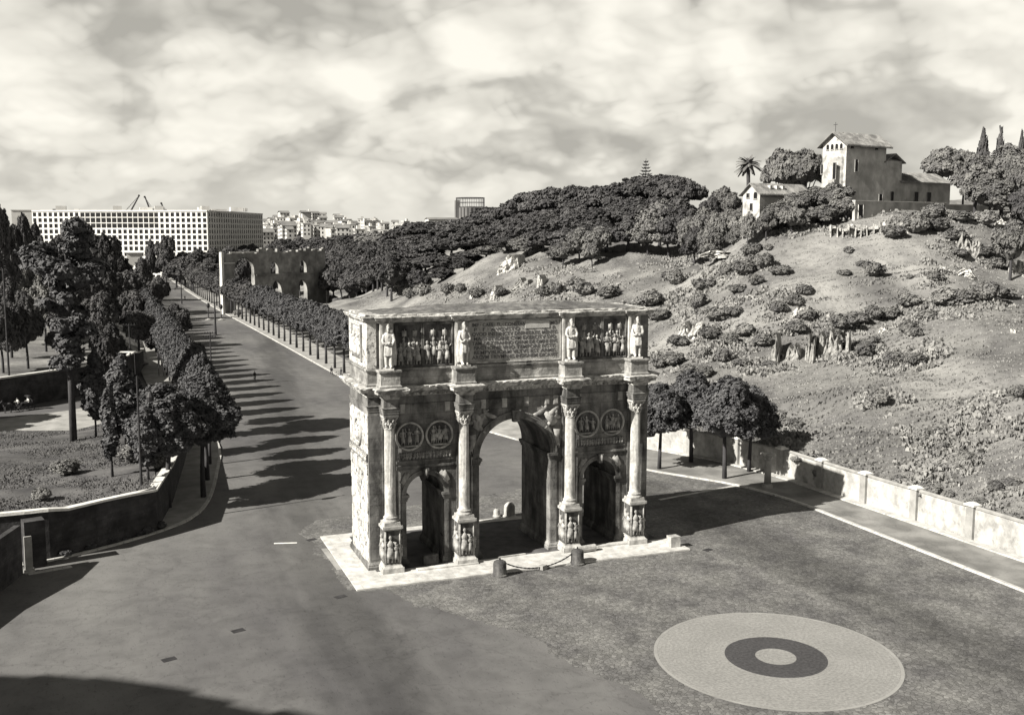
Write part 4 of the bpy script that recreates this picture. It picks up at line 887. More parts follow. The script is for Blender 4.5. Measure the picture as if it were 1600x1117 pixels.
PROTO['street'] = [street_proto(s) for s in (1, 2, 3)]
PROTO['street_full'] = [street_proto(s, 3.5, zc=6.7, n=19000) for s in (7, 8)]
PROTO['street_low'] = [street_proto(s, 3.3, m='leaf_far', leaf=.24, n=5200) for s in (4, 5, 6)]
def bushy(s, m, n=11000, leaf=.024, low=True):          # unit tree: height 1, crown width 1
    q = random.Random(s); bl = [(0, 0, .58, .36, .36, .34)]
    for i in range(8): a = i*math.pi/4+q.uniform(-.3, .3); r = q.uniform(.2, .32); bl.append((r*math.cos(a), r*math.sin(a), q.uniform(.38, .76), q.uniform(.15, .22), q.uniform(.15, .22), q.uniform(.13, .2)))
    bl.append((q.uniform(-.1, .1), 0, .84, .17, .17, .15))
    return crown('crown', bl, n, leaf, s, m), trunk('trunk', .5, .03, [(.2*math.cos(a), .2*math.sin(a), .6) for a in (.5, 2.5, 4.6)], bend=.03, seed=s)
PROTO['broad'] = [bushy(s, 'leaf_mid') for s in (21, 22, 23)]
PROTO['broad_dark'] = [bushy(s, 'leaf_far', 10000, .026) for s in (24, 25, 26)]
PROTO['broad_pale'] = [bushy(s, 'leaf_pale') for s in (27, 28)]
def umbrella(s, m, n=11000, leaf=.022, trk='bark'):
    q = random.Random(s); bl = [(0, 0, .76, .40, .40, .24)]
    for i in range(11): a = i*2*math.pi/11+q.uniform(-.2, .2); r = q.uniform(.22, .36); bl.append((r*math.cos(a), r*math.sin(a), .84-.75*r*r-.05+q.uniform(-.07, .05), q.uniform(.13, .19), q.uniform(.13, .19), q.uniform(.09, .14)))
    return crown('crown', bl, n, leaf, s, m, .72), trunk('trunk', .68, .028, [(.28*math.cos(a), .28*math.sin(a), .76) for a in (.2, 1.5, 2.7, 3.9, 5.2)], trk, bend=.04, seed=s)
PROTO['pine'] = [umbrella(s, 'leaf_far') for s in (31, 32, 33)]
PROTO['pine_pale'] = [umbrella(s, 'leaf_mid') for s in (34, 35)]
def cypress(s, m):
    q = random.Random(s); bl = [(q.uniform(-.02, .02), q.uniform(-.02, .02), z, r, r, .14) for z, r in ((.14, .26), (.28, .36), (.42, .40), (.56, .36), (.70, .28), (.84, .18), (.94, .08))]
    return crown('crown', bl, 2200, .05, s, m, .8, up=0), trunk('trunk', .3, .05, [], bend=.01, seed=s)
PROTO['cypress'] = [cypress(s, 'leaf_far') for s in (41, 42)]
def shrub(s, m, n=2600, leaf=.045):
    q = random.Random(s); bl = [(0, 0, .42, .4, .4, .42)]
    for i in range(6): a = i*math.pi/3+q.uniform(-.3, .3); r = q.uniform(.2, .34); bl.append((r*math.cos(a), r*math.sin(a), q.uniform(.25, .6), q.uniform(.16, .25), q.uniform(.16, .25), q.uniform(.2, .3)))
    return crown('foliage', bl, n, leaf, s, m, .75), trunk('stem', .3, .04, [], bend=.02, seed=s, n=5)
PROTO['shrub'] = [shrub(s, 'leaf_mid') for s in (51, 52, 53)]
PROTO['shrub_dark'] = [shrub(56, 'leaf_dark', 500, .08)]
PROTO['shrub_pale'] = [shrub(s, 'leaf_pale') for s in (54, 55)]
def tree(kind, loc, sx, sz, label, cat, name, group=None, i=None, rz=None):
    pr = PROTO[kind]; c, t = pr[(rnd.randrange(len(pr)) if i is None else i) % len(pr)]
    o = thing(name, label, cat, (float(loc[0]), float(loc[1]), float(loc[2])), rnd.uniform(0, 6.28) if rz is None else rz, group, (float(sx), float(sx), float(sz)))
    link('crown' if 'shrub' not in kind else 'foliage', c, o); link('trunk' if 'shrub' not in kind else 'stem', t, o); return o
# avenue, left row: from the corner northwards beyond the kerb
lrow = [(-27.2, 26.4), (-23.6, 29.6), (-22.6, 37.3)]+[(-21.6-.012*i*8.4, 45.5+8.4*i) for i in range(0, 48)]
GL = 'street trees along the left kerb of the avenue'
for i, (x, y) in enumerate(lrow):
    s = rnd.uniform(.92, 1.06)*(1.25 if i < 3 else .80); kind = 'street' if y < 230 else 'street_low'
    tree(kind, (x, y, .14), s, (1.0 if i < 3 else 1.04)*rnd.uniform(.93, 1.05), 'round street tree, %s from the square along the left kerb of the avenue' % ordw(i), 'tree', 'street_tree', GL)
GR = 'street trees along the right pavement of the avenue'
rrow = []; y = 112.
while y < 600: rrow.append((xk(y)+2.0, y)); y += 8.2
for i, (x, y) in enumerate(rrow):
    s = rnd.uniform(1.12, 1.26); kind = 'street' if y < 230 else 'street_low'
    tree(kind, (x, y, .13), s, rnd.uniform(.98, 1.08), 'round street tree, %s beyond the arch along the right pavement of the avenue' % ordw(i), 'tree', 'street_tree', GR)
for (px, py, h, lb) in ((1132, 748, 12, 'nearest right of the arch, trunk by the kerb'), (1030, 733, 10.5, 'just right of the arch with its trunk close to the last column'), (1170, 737, 10.3, 'low crown beside the short stone column'), (1080, 722, 11.5, 'low hanging crown between the arch and the pale wall')):
    p = gp(px, py); s = h/11.5; tree('street_full', (p[0], p[1], .13), s*1.12, s*1.0, 'street tree '+lb, 'tree', 'street_tree', 'street trees on the pavement right of the arch')
for i, y in enumerate((48, 62, 76, 92)):
    tree('street', (xk(y)+2.2, y, .13), .85, .85, 'street tree behind the arch, %s beyond the bend of the pavement' % ordw(i), 'tree', 'street_tree', 'street trees on the pavement right of the arch')
# second row of dark trees with thin trunks along the path left of the palace slope
for i in range(15):
    t = i/14; px = 512+100*t; py = 452+30*t; D = 470-140*t; p = dp(px, py, D); z = hz(p[0], p[1])
    tree('broad_dark', (p[0], p[1], z), 13, 17-2*t, 'tall dark tree, %s from the ruin in the dense row above the garden path' % ordw(i), 'tree', 'broadleaf_tree', 'dark trees along the garden path')
# great trees on the left
def big_tree():
    p = mound_z(115, 688); t = thing('umbrella_pine', 'tallest tree at the left, straight dark trunk rising from the mound and ragged narrow crown', 'tree', tuple(p)); D = float((np.array(p)-CAM) @ BF)
    H = zat(348, D)-p[2]; q = random.Random(5); bl = []
    for i in range(26): z = H*(.36+.62*i/25); r = (1.6+2.9*min(1, i/11)*(1-.45*(i/25)**3)); a = q.uniform(0, 6.28); e = r*q.uniform(.2, .75); bl.append((e*math.cos(a), e*math.sin(a), z, q.uniform(1.0, 1.9), q.uniform(1.0, 1.9), q.uniform(.8, 1.3)))
    for i in range(12): a = i*.52; bl.append((3.4*math.cos(a), 3.4*math.sin(a), H*.80+q.uniform(-1.8, 1.8), 1.9, 1.9, 1.4))
    link('crown', crown('crown', bl, 11000, .30, 5, 'leaf_dark', .68), t); mb = MB(); mb.tube([(0, 0, -.5), (.05, 0, H*.3), (.15, .1, H*.6), (.1, 0, H*.93)], [.46, .38, .3, .1], 12)
    for i in range(9): a = i*2.4; z = H*(.42+.05*i); mb.tube([(.1, 0, z), (2.4*math.cos(a), 2.4*math.sin(a), z+1.2)], [.16, .05], 6)
    mb.build('trunk', 'bark', t, smooth=True)
big_tree()
def young(px, py, top, wpx, lb):
    p = mound_z(px, py); D = float((np.array(p)-CAM) @ BF); H = zat(top, D)-p[2]; wd = wpx*D/FPX
    q = random.Random(px); bl = [(q.uniform(-.1, .1)*wd, q.uniform(-.1, .1)*wd, H*z, wd*r, wd*r, H*.1) for z, r in ((.30, .28), (.40, .42), (.50, .46), (.60, .44), (.70, .42), (.80, .34), (.90, .22), (.97, .1))]
    t = thing('evergreen_tree', lb, 'tree', tuple(p)); link('crown', crown('crown', bl, 3600, .24, px, 'leaf_dark', .75, up=0), t); link('trunk', trunk('trunk', H*.5, .12, [], seed=px), t)
young(150, 682, 548, 42, 'thin dark evergreen on the mound, left of the pair')
young(196, 694, 556, 62, 'broad dark evergreen on the mound, middle of the group')
young(176, 745, 600, 26, 'slender young evergreen at the near edge of the mound, thin trunk')
young(232, 748, 640, 44, 'young evergreen on the mound nearest the wall corner')
for i, (px, py, wp, hp) in enumerate(((103, 742, 50, 30), (66, 782, 34, 26), (200, 650, 60, 44), (178, 660, 40, 36), (228, 712, 70, 40), (205, 722, 40, 30), (250, 732, 40, 36))):
    p = mound_z(px, py); D = float((np.array(p)-CAM) @ BF); s = wp*D/FPX
    tree('shrub' if i > 1 else 'shrub_pale', p, s, hp*D/FPX, ('thin open bush on the lawn of the mound', 'small ragged bush at the edge of the mound above the stone wall', 'bush at the foot of the dark evergreens at the back of the mound', 'small bush behind the thin evergreen on the mound', 'wide bush on the mound beside the street trees', 'small bush before the broad evergreen on the mound', 'bush by the inner corner of the mound wall')[i], 'bush', 'bush')
shade_edge = [tuple(front[k][:2]) for k in (2, 3, 4)]; shade_edge = [(x+.25, y-.35) for x, y in shade_edge]; shade_edge2 = [tuple(gp(*q_)[:2]) for q_ in ((262, 822), (190, 843), (120, 862))]
poly_sheet('wall_shade_sheet', shade_edge+shade_edge2, .15, 'wall_shade')  # dark sheet on the pavement standing in for the wall's shade
for i in range(9):
    t = (i+.5)/9; u = rnd.uniform(.1, .8); A2, B2 = np.array(shade_edge[0])*(1-t)+np.array(shade_edge[2])*t, np.array(shade_edge2[2])*(1-t)+np.array(shade_edge2[0])*t; x, y = A2*(1-u)+B2*u
    tree('shrub_dark', (x, y, .1), rnd.uniform(.8, 1.5), rnd.uniform(.4, .9), 'low dark plant, %s at the foot of the left stone wall' % ordw(i), 'bush', 'bush', 'low dark plants below the left wall')
# woods on the left slope and round the white block: (px, top py, D, width px, kind)
LWOOD = [(8, 318, 250, 70, 'broad_dark'), (42, 330, 260, 60, 'broad_dark'), (62, 345, 300, 44, 'broad_dark'), (88, 372, 290, 54, 'broad_dark'), (0, 380, 210, 90, 'broad_dark'), (50, 400, 220, 80, 'broad'), (110, 352, 330, 60, 'broad_dark'), (140, 344, 340, 66, 'broad_dark'), (168, 362, 320, 60, 'broad_dark'),
         (15, 430, 190, 80, 'broad_dark'), (70, 430, 200, 70, 'broad'), (125, 420, 230, 90, 'broad_dark'), (165, 410, 260, 80, 'broad_dark'), (200, 420, 300, 70, 'broad_dark'), (210, 450, 250, 70, 'broad_dark'), (160, 450, 200, 80, 'broad_dark'), (100, 470, 180, 70, 'broad_dark'), (40, 455, 175, 80, 'broad_dark'), (0, 470, 170, 80, 'broad_dark'),
         (225, 400, 420, 44, 'broad_dark'), (262, 366, 560, 40, 'broad_dark'), (240, 372, 560, 26, 'broad_dark'), (190, 395, 420, 60, 'broad_dark'), (215, 480, 205, 70, 'broad_dark'), (170, 500, 180, 74, 'broad_dark'), (245, 490, 215, 60, 'broad_dark'), (275, 470, 250, 56, 'broad_dark'), (262, 500, 200, 50, 'broad_dark'), (230, 455, 300, 60, 'broad_dark'), (250, 430, 360, 50, 'broad_dark')]
LWOOD.sort(key=lambda t: t[2])
for i, (px, top, D, wp, kind) in enumerate(LWOOD):
    p = dp(px, 500, D); z = left_h(p[0], p[1]) if p[1] > 95 and p[0] < -24.5 else 0.; s = wp*D/FPX*.86
    tree(kind, (p[0], p[1], z-.3), s, max(5, zat(top, D)-z), 'dark leafy tree of the left hillside wood, %s nearest the square' % ordw(i), 'tree', 'broadleaf_tree', 'trees of the left hillside wood')
# trees in front of the white block and beyond the avenue end
FW = [(288, 392, 560, 40), (310, 388, 580, 44), (335, 386, 600, 40), (300, 400, 500, 50), (330, 402, 480, 60), (360, 384, 620, 50), (385, 388, 640, 50), (420, 384, 640, 50), (440, 372, 660, 56), (470, 370, 700, 60), (500, 369, 700, 60), (530, 367, 680, 60), (560, 364, 640, 60), (520, 376, 560, 60), (480, 379, 600, 60), (430, 392, 580, 60), (405, 398, 560, 50), (370, 402, 520, 50), (255, 402, 620, 30), (233, 404, 600, 30), (275, 404, 520, 44), (455, 386, 560, 60), (550, 372, 560, 64), (395, 380, 700, 40)]
FW.sort(key=lambda t: t[0])
for i, (px, top, D, wp) in enumerate(FW):
    p = dp(px, 420, D); z = 0 if px < 500 else hz(p[0], p[1]); s = wp*D/FPX*1.15
    tree('broad_dark', (p[0], p[1], z), s, zat(top, D)-z, 'distant dark tree, %s from the left in the belt below white block and town' % ordw(i), 'tree', 'broadleaf_tree', 'belt of trees before the distant town')
# woods of the right hill: dense mass under the skyline
RW_ = [(590, 360, 520, 64), (620, 356, 500, 64), (650, 347, 480, 64), (680, 346, 460, 64), (710, 344, 440, 66), (740, 336, 420, 60), (770, 324, 390, 76), (800, 316, 370, 60), (835, 300, 345, 84), (868, 294, 335, 80), (900, 291, 330, 70), (935, 292, 320, 76), (965, 288, 305, 76), (1000, 276, 290, 84), (1035, 274, 285, 84), (1062, 277, 280, 66),
       (575, 375, 440, 60), (605, 376, 420, 60), (640, 372, 400, 64), (672, 374, 390, 60), (705, 370, 380, 64), (738, 362, 370, 64), (770, 352, 350, 66), (800, 346, 335, 70), (830, 336, 320, 70), (862, 330, 310, 70), (895, 326, 305, 70), (930, 326, 295, 74), (962, 320, 285, 74), (995, 312, 275, 74), (1030, 310, 268, 74), (1060, 306, 265, 60),
       (600, 404, 370, 54), (632, 402, 352, 56), (664, 400, 345, 56), (696, 398, 338, 56), (728, 392, 330, 56), (760, 384, 318, 56), (792, 372, 302, 60), (822, 366, 290, 60), (850, 360, 284, 56), (884, 354, 276, 60), (916, 350, 270, 60), (948, 346, 268, 56), (980, 342, 262, 60), (1012, 340, 258, 60), (1044, 336, 256, 56), (620, 424, 335, 40), (655, 420, 325, 40), (690, 416, 320, 40), (725, 410, 312, 40), (560, 400, 400, 50), (540, 390, 430, 50)]
RW_.sort(key=lambda t: -t[2])
rows = {}
for px, top, D, wp in RW_: rows.setdefault('skyline' if top < 352 and (px, top) in [(a, b) for a, b, c_, d_ in RW_] and D > 275 and (top < 300 or D > 365 or px > 980 and top < 280 or top < 320 and D > 300) else ('middle' if D > 262 and top > 300 and top < 380 else 'front'), []).append((px, top, D, wp))
for rn, lst in rows.items():
    lst.sort()
    for i, (px, top, D, wp) in enumerate(lst):
        p = dp(px, 400, D); z = hz(p[0], p[1]); s = wp*D/FPX*1.2; H = zat(top, D)-z; kind = 'pine' if rn == 'skyline' else ('broad_dark' if rnd.random() < .75 else 'broad')
        if kind == 'pine': PR = 'umbrella_pine'
        else: PR = 'broadleaf_tree'
        tree(kind if H < 26 else 'broad_dark', (p[0], p[1], z-.5), s, max(H, 4)+.5, 'dark tree, %s from the left in the %s rank of the right hill wood' % (ordw(i), rn), 'tree', PR, 'trees of the wood on the right hill')
        if kind == 'pine': tree('broad_dark', (p[0]-3, p[1]-4, z-.5), s*.8, max(H*.72, 4), 'undergrowth tree, %s from the left under the skyline pines of the right hill' % ordw(i), 'tree', 'broadleaf_tree', 'trees of the wood on the right hill')
RP = [(1110, 305, 262, 40, 'broad_dark'), (1128, 290, 268, 46, 'broad'), (1140, 300, 262, 40, 'broad'), (1100, 322, 246, 50, 'broad'), (1128, 328, 238, 44, 'broad_pale'), (1156, 322, 240, 44, 'broad'), (1075, 335, 250, 40, 'broad'), (1160, 335, 228, 44, 'broad_pale'), (1085, 352, 240, 44, 'broad_dark'), (1110, 352, 232, 44, 'broad'), (1150, 350, 224, 40, 'broad')]
for i, (px, top, D, wp, kind) in enumerate(sorted(RP)):
    p = dp(px, 400, D); z = hz(p[0], p[1]); tree(kind, (p[0], p[1], z-.3), wp*D/FPX*1.15, max(3.5, zat(top, D)-z+.3), 'grey green tree between the dark wood and the palm, %s from the left' % ordw(i), 'tree', 'broadleaf_tree', 'loose trees left of the palm')
# olive like trees at the front edge of the wood
for i, (px, top, D, wp) in enumerate(((880, 375, 262, 44), (905, 352, 262, 50), (935, 350, 258, 54), (865, 388, 268, 34), (925, 375, 255, 34))):
    p = dp(px, 400, D); z = hz(p[0], p[1]); tree('broad', (p[0], p[1], z-.2), wp*D/FPX, max(3, zat(top, D)-z), 'lighter bushy tree standing out before the dark wood, %s from the left' % ordw(i), 'tree', 'broadleaf_tree', 'lighter trees before the wood')
def hill_spot(px, D): p = dp(px, 400, D); return p[0], p[1], hz(p[0], p[1])
# conifer on the skyline
x, y, z = hill_spot(1007, 300); z0 = z; t = thing('fir_tree', 'lone spiky fir rising above the skyline pines', 'tree', (x, y, z)); H = zat(248, 300)-z; mb = MB(); mb.tube([(0, 0, 0), (0, 0, H)], [.4, .06], 8); mb.build('trunk', 'bark', t); mb = MB(); q = random.Random(3)
for k in range(9):
    zz = H*(.62+.042*k); r = 2.9*(1-(k/9.5))+.3
    for j in range(7):
        a = j*.9+k*.5; mb.tube([(0, 0, zz), (r*.6*math.cos(a), r*.6*math.sin(a), zz-.1), (r*math.cos(a), r*math.sin(a), zz+.25)], [.22, .2, .04], 5)
mb.build('branches', 'leaf_far', t)
# palm
x, y, z = hill_spot(1166, 214); t = thing('palm_tree', 'tall palm tree with a feathery round head beside the low house', 'palm', (x, y, z)); H = zat(256, 214)-z; mb = MB(); mb.tube([(0, 0, -.3), (.15, 0, H*.5), (-.1, 0, H)], [.5, .4, .38], 10); mb.ell((-.1, 0, H), (.6, .6, .7)); mb.build('trunk', 'bark', t)
mb = MB(); q = random.Random(8)
for k in range(46):
    a = q.uniform(0, 6.28); el = q.uniform(-.5, 1.35); Lf = q.uniform(2.4, 3.3); pts = []; ca, sa = math.cos(a), math.sin(a)
    for i in range(7): s = i/6; r = Lf*s*math.cos(el)+.0; zz = Lf*s*math.sin(el)-1.1*s*s; pts.append((r*ca, r*sa, H+zz))
    for i in range(6):
        p0, p1 = Vector(pts[i]), Vector(pts[i+1]); sd_ = Vector((-sa, ca, 0))*(.34*math.sin(math.pi*(i+.6)/7)+.06); sd2 = Vector((-sa, ca, 0))*(.34*math.sin(math.pi*(i+1.6)/7.4)+.03)
        mb.add([p0-sd_-Vector((0, 0, .12)), p0, p0+sd_-Vector((0, 0, .12)), p1+sd2-Vector((0, 0, .12)), p1, p1-sd2-Vector((0, 0, .12))], [(0, 1, 4, 5), (1, 2, 3, 4)])
mb.build('fronds', 'leaf_mid', t)
# umbrella pines and others round the tower house
for px, top, D, wp, kind, lb, nm in ((1222, 235, 236, 70, 'pine_pale', 'spreading umbrella pine left of the tower, the nearer to the palm', 'umbrella_pine'), (1256, 236, 232, 66, 'pine_pale', 'spreading umbrella pine close beside the pale tower face', 'umbrella_pine'), (1240, 244, 238, 60, 'pine_pale', 'smaller umbrella pine between the two large ones by the tower', 'umbrella_pine'),
                                  (1468, 233, 232, 66, 'pine_pale', 'flat topped umbrella pine right of the low wing', 'umbrella_pine'), (1500, 236, 236, 50, 'pine_pale', 'flat topped umbrella pine touching the big bushy tree at the right', 'umbrella_pine'),
                                  (1520, 240, 210, 70, 'broad', 'large bushy tree at the right, left half of the clump', 'broadleaf_tree'), (1560, 224, 214, 86, 'broad', 'large bushy tree at the right, highest of the clump', 'broadleaf_tree'), (1594, 232, 208, 60, 'broad', 'large bushy tree cut by the right edge of the picture', 'broadleaf_tree'), (1540, 270, 200, 80, 'broad', 'lower bushy tree in front of the right clump', 'broadleaf_tree'), (1580, 340, 176, 66, 'broad', 'dark bush tree above the pale rock at the right edge', 'broadleaf_tree'), (1600, 285, 196, 60, 'broad_dark', 'dark tree behind the rock at the far right edge', 'broadleaf_tree'),
                                  (1527, 209, 228, 24, 'cypress', 'leftmost of the three cypresses at the upper right', 'cypress'), (1553, 208, 230, 20, 'cypress', 'middle of the three cypresses at the upper right', 'cypress'), (1586, 212, 228, 16, 'cypress', 'rightmost thin cypress at the upper right', 'cypress'),
                                  (1270, 290, 208, 60, 'broad', 'bushy tree hiding the foot of the tower', 'broadleaf_tree'), (1300, 284, 204, 60, 'broad', 'bushy tree directly before the tower corner', 'broadleaf_tree'), (1240, 300, 204, 50, 'broad', 'bushy tree before the low house roof end', 'broadleaf_tree'), (1215, 312, 202, 50, 'broad', 'bush tree before the wall of the low house', 'broadleaf_tree'), (1320, 306, 200, 40, 'broad', 'small tree left of the dark doorway', 'broadleaf_tree'), (1196, 326, 199, 36, 'broad', 'small tree under the gable of the low house', 'broadleaf_tree'), (1168, 330, 200, 30, 'broad_pale', 'small pale tree at the left foot of the low house', 'broadleaf_tree'), (1236, 322, 198, 44, 'broad_pale', 'pale bushy tree under the right end of the low house', 'broadleaf_tree'), (1284, 318, 199, 50, 'broad', 'spreading tree below the pale tower face', 'broadleaf_tree')):
    x, y, z = hill_spot(px, D); tree(kind, (x, y, z-.3), wp*D/FPX*(1.12 if kind != 'cypress' else 1.5), zat(top, D)-z+.3, lb, 'tree' if nm != 'cypress' else 'cypress', nm)
for i, (px, top, D, wp) in enumerate(((503, 394, 470, 44), (515, 392, 450, 56), (530, 392, 440, 56), (545, 396, 420, 56), (562, 400, 405, 56), (583, 404, 390, 56), (510, 412, 398, 40), (521, 410, 392, 40), (533, 412, 388, 40), (546, 416, 384, 40), (557, 420, 380, 40), (572, 424, 374, 40))):
    p = dp(px, 430, D); tree('broad_dark', (p[0], p[1], hz(p[0], p[1])-.3), wp*D/FPX*1.2, zat(top, D)-hz(p[0], p[1]), 'tall dark tree right of the brick ruin, %s from the left behind the garden path' % ordw(i), 'tree', 'broadleaf_tree', 'dark trees right of the ruin')
for i, (x, y) in enumerate(((-66, 71), (-62, 77), (-59, 84), (-70, 80))):
    tree('broad_dark', (x, y, 0), 11, 13, 'leafy tree by the side road beyond the left edge, %s from the mound' % ordw(i), 'tree', 'broadleaf_tree', 'trees beyond the left edge')
# shrubs of the hillside, each where the photograph shows one: (px, foot py, width px)
SH = [(1055, 445, 34), (1100, 452, 42), (1152, 456, 34), (1048, 436, 30), (935, 440, 34), (900, 448, 30), (912, 462, 34), (950, 465, 36), (870, 460, 30), (1274, 408, 22), (1208, 392, 14), (1200, 390, 18), (1256, 462, 28), (1060, 540, 36), (1045, 528, 26), (1030, 500, 40), (1064, 490, 40), (1090, 482, 34), (1016, 478, 36), (1120, 500, 40), (1145, 492, 30), (1168, 486, 34), (1190, 500, 40), (1215, 490, 34), (1240, 478, 30), (1110, 530, 34), (1140, 540, 34), (1165, 524, 40), (1190, 540, 34), (1098, 560, 30), (1130, 566, 34), (1050, 570, 40), (1030, 575, 36), (1075, 582, 34), (1160, 570, 28), (1100, 590, 34), (1205, 572, 26), (1260, 500, 40), (1245, 520, 34), (1275, 540, 34), (1300, 530, 30), (1318, 515, 40), (1340, 505, 44), (1365, 500, 40), (1390, 498, 44), (1420, 480, 50), (1450, 478, 46), (1480, 480, 50), (1510, 478, 50), (1540, 472, 44), (1565, 466, 40), (1445, 500, 34), (1420, 520, 34), (1330, 545, 34), (1360, 540, 30), (1350, 560, 40), (1395, 565, 34), (1430, 570, 30), (1470, 556, 26), (1425, 526, 26), (1460, 440, 28), (1365, 432, 36), (1320, 430, 26), (1420, 438, 18), (1345, 418, 20), (1372, 634, 44), (1350, 628, 30), (1440, 690, 34), (1470, 702, 30), (1494, 715, 44), (1510, 722, 36), (1540, 700, 26), (1425, 770, 44), (1450, 776, 40), (1405, 755, 30), (1480, 780, 34), (1555, 770, 34), (1530, 786, 30), (1580, 756, 30), (1575, 640, 34), (1590, 620, 30), (1560, 632, 26), (1100, 400, 26), (1125, 410, 34), (1150, 402, 34), (1175, 398, 40), (1135, 432, 30), (1165, 428, 40), (1195, 420, 36), (1220, 430, 40), (1248, 424, 30), (1180, 446, 30), (1100, 420, 24), (1395, 372, 40), (1430, 365, 44), (1465, 362, 44), (1350, 368, 30), (1500, 400, 30), (1490, 376, 44), (1520, 370, 40), (1540, 400, 40), (1555, 420, 30), (1240, 352, 34), (1265, 350, 34), (1290, 348, 34), (1210, 356, 34), (1180, 352, 40), (1310, 346, 30), (1340, 348, 30), (1380, 350, 34), (1420, 345, 40), (1460, 344, 40), (1500, 346, 40), (1540, 352, 40), (1225, 690, 50), (1250, 720, 30), (1210, 665, 40), (1280, 745, 24), (1180, 650, 40), (1235, 668, 40), (780, 462, 30), (820, 462, 34), (850, 464, 30), (700, 460, 30), (660, 462, 34), (640, 466, 30), (720, 458, 24), (685, 466, 26), (745, 464, 30), (1325, 395, 18)]
bands = [(0, 380, 'just below the houses on the hilltop'), (380, 450, 'on the upper grassy slope'), (450, 500, 'in the scrub band across the middle slope'), (500, 560, 'in the scrub around the pale rocks'), (560, 660, 'on the lower slope'), (660, 900, 'close above the pale boundary wall')]
SH.sort()
for lo_, hi_, txt in bands:
    for i, (px, py, wp) in enumerate([s for k_, s in enumerate(SH) if lo_ <= s[1] < hi_ and k_ % 5 != 2]):
        p, D = hit(px, py); s = wp*D/FPX*rnd.uniform(1.0, 1.15)
        tree('shrub' if rnd.random() < .72 else 'shrub_pale', (p[0], p[1], p[2]-.15), s*rnd.uniform(.75, 1.1), s*rnd.uniform(.45, .85), 'bush %s, %s from the left' % (txt, ordw(i)), 'bush', 'bush', 'bushes on the right hillside')
# dry grass and low weeds
def cover(name, pts, hmin, hmax, m, seed):
    q = np.random.RandomState(seed); P = np.array(pts); n = len(P); h = q.uniform(hmin, hmax, n); a = q.uniform(0, 6.28, n); wd = h*q.uniform(.35, .9, n); c, s = np.cos(a)*wd, np.sin(a)*wd; lx, ly = q.normal(0, .25, n)*h, q.normal(0, .25, n)*h
    V = np.stack([np.c_[P[:, 0]-c, P[:, 1]-s, P[:, 2]-.08], np.c_[P[:, 0]+c, P[:, 1]+s, P[:, 2]-.08], np.c_[P[:, 0]+c*.55+lx, P[:, 1]+s*.55+ly, P[:, 2]+h], np.c_[P[:, 0]-c*.7+lx, P[:, 1]-s*.7+ly, P[:, 2]+h*.8]], 1).reshape(-1, 3)
    me = bpy.data.meshes.new(name); me.vertices.add(4*n); me.vertices.foreach_set('co', V.ravel()); me.loops.add(4*n); me.loops.foreach_set('vertex_index', np.arange(4*n)); me.polygons.add(n); me.polygons.foreach_set('loop_start', np.arange(0, 4*n, 4)); me.polygons.foreach_set('loop_total', np.full(n, 4)); me.update(); me.validate(); me.materials.append(MATS[m]); return tag(link(name, me), kind='stuff')
q = np.random.RandomState(4); pts = {'a': [], 'b': []}
cand = []
for px in np.arange(560, 1640, 2.2):
    for py in np.arange(330, 870, 3.0): cand.append((px+q.uniform(-1.6, 1.6), py+q.uniform(-2.3, 2.3)))
# march all sight lines together to find even picture density on the slope
C = np.array(cand); dirs = BF+BR*((C[:, :1]-800)/FPX)-BU*((C[:, 1:]-557.6)/FPX); D = np.full(len(C), 92.); done = np.zeros(len(C), bool); res = np.zeros((len(C), 3)); wy = [a for a, b in WALL_T]; wx = [b for a, b in WALL_T]
for st in range(150):
    ix = np.where(~done)[0]
    if not len(ix): break
    P = CAM+dirs[ix]*D[ix, None]; ok = P[:, 0] > np.interp(P[:, 1], wy, wx)+1; hh = np.full(len(ix), -9.)
    if ok.any(): hh[ok] = hill_np(P[ok, :2])
    b = ok & (P[:, 2] < hh); res[ix[b]] = P[b]; done[ix[b]] = True; D[ix[~b]] += 1.2+.004*D[ix[~b]]
    done |= D > 430
ZONES = [(1110, 420, 110, 34), (1130, 488, 150, 34), (1130, 560, 130, 42), (1320, 512, 120, 32), (1480, 485, 130, 28), (1380, 560, 110, 28), (1480, 712, 90, 46), (1460, 772, 90, 28), (1545, 650, 60, 46), (1230, 690, 60, 40), (1450, 350, 150, 20), (1250, 356, 110, 20), (820, 460, 120, 14), (930, 446, 60, 15), (1380, 635, 60, 18), (690, 462, 80, 12), (1495, 400, 60, 40), (1560, 780, 60, 26), (860, 420, 70, 14), (1150, 350, 60, 20)]
SC = []
for (cx_, cy_), p in zip(cand, res):
    if p[0] == 0 or p[1] > 560: continue
    w_ = max([1-((cx_-a)/c_)**2-((cy_-b)/d_)**2 for a, b, c_, d_ in ZONES]); lump = mn.noise(Vector((p[0]*.22, p[1]*.22, 9)))+.6*mn.noise(Vector((p[0]*.6, p[1]*.6, 3)))
    if w_+lump*1.5 > .58 and w_ > -.15:
        for k in range(3): SC.append((p[0]+q.uniform(-.7, .7), p[1]+q.uniform(-.7, .7), max(0, lump+.2)*q.uniform(0, 1.1)))
for p in res[res[:, 0] != 0]:
    if p[1] > 560 or p[0] < xw(p[1])+.8: continue
    v = mn.noise(Vector((p[0]*.045, p[1]*.045, 4)))+.5*mn.noise(Vector((p[0]*.16, p[1]*.16, 2)))
    x, y = p[0]+q.uniform(-.5, .5), p[1]+q.uniform(-.5, .5); z = float(p[2]); zz = None
    (pts['a'] if v > .02 else pts['b']).append((x, y))
for k, m, h0, h1 in (('a', 'leaf_pale', .08, .30), ('b', 'tuff_grass', .06, .18)):
    A_ = np.array(pts[k]); H_ = hill_np(A_); cover('weeds' if k == 'a' else 'dry_grass', [(a, b, max(.0, h+bumps(a, b))) for (a, b), h in zip(A_, H_)], h0, h1, m, 3)
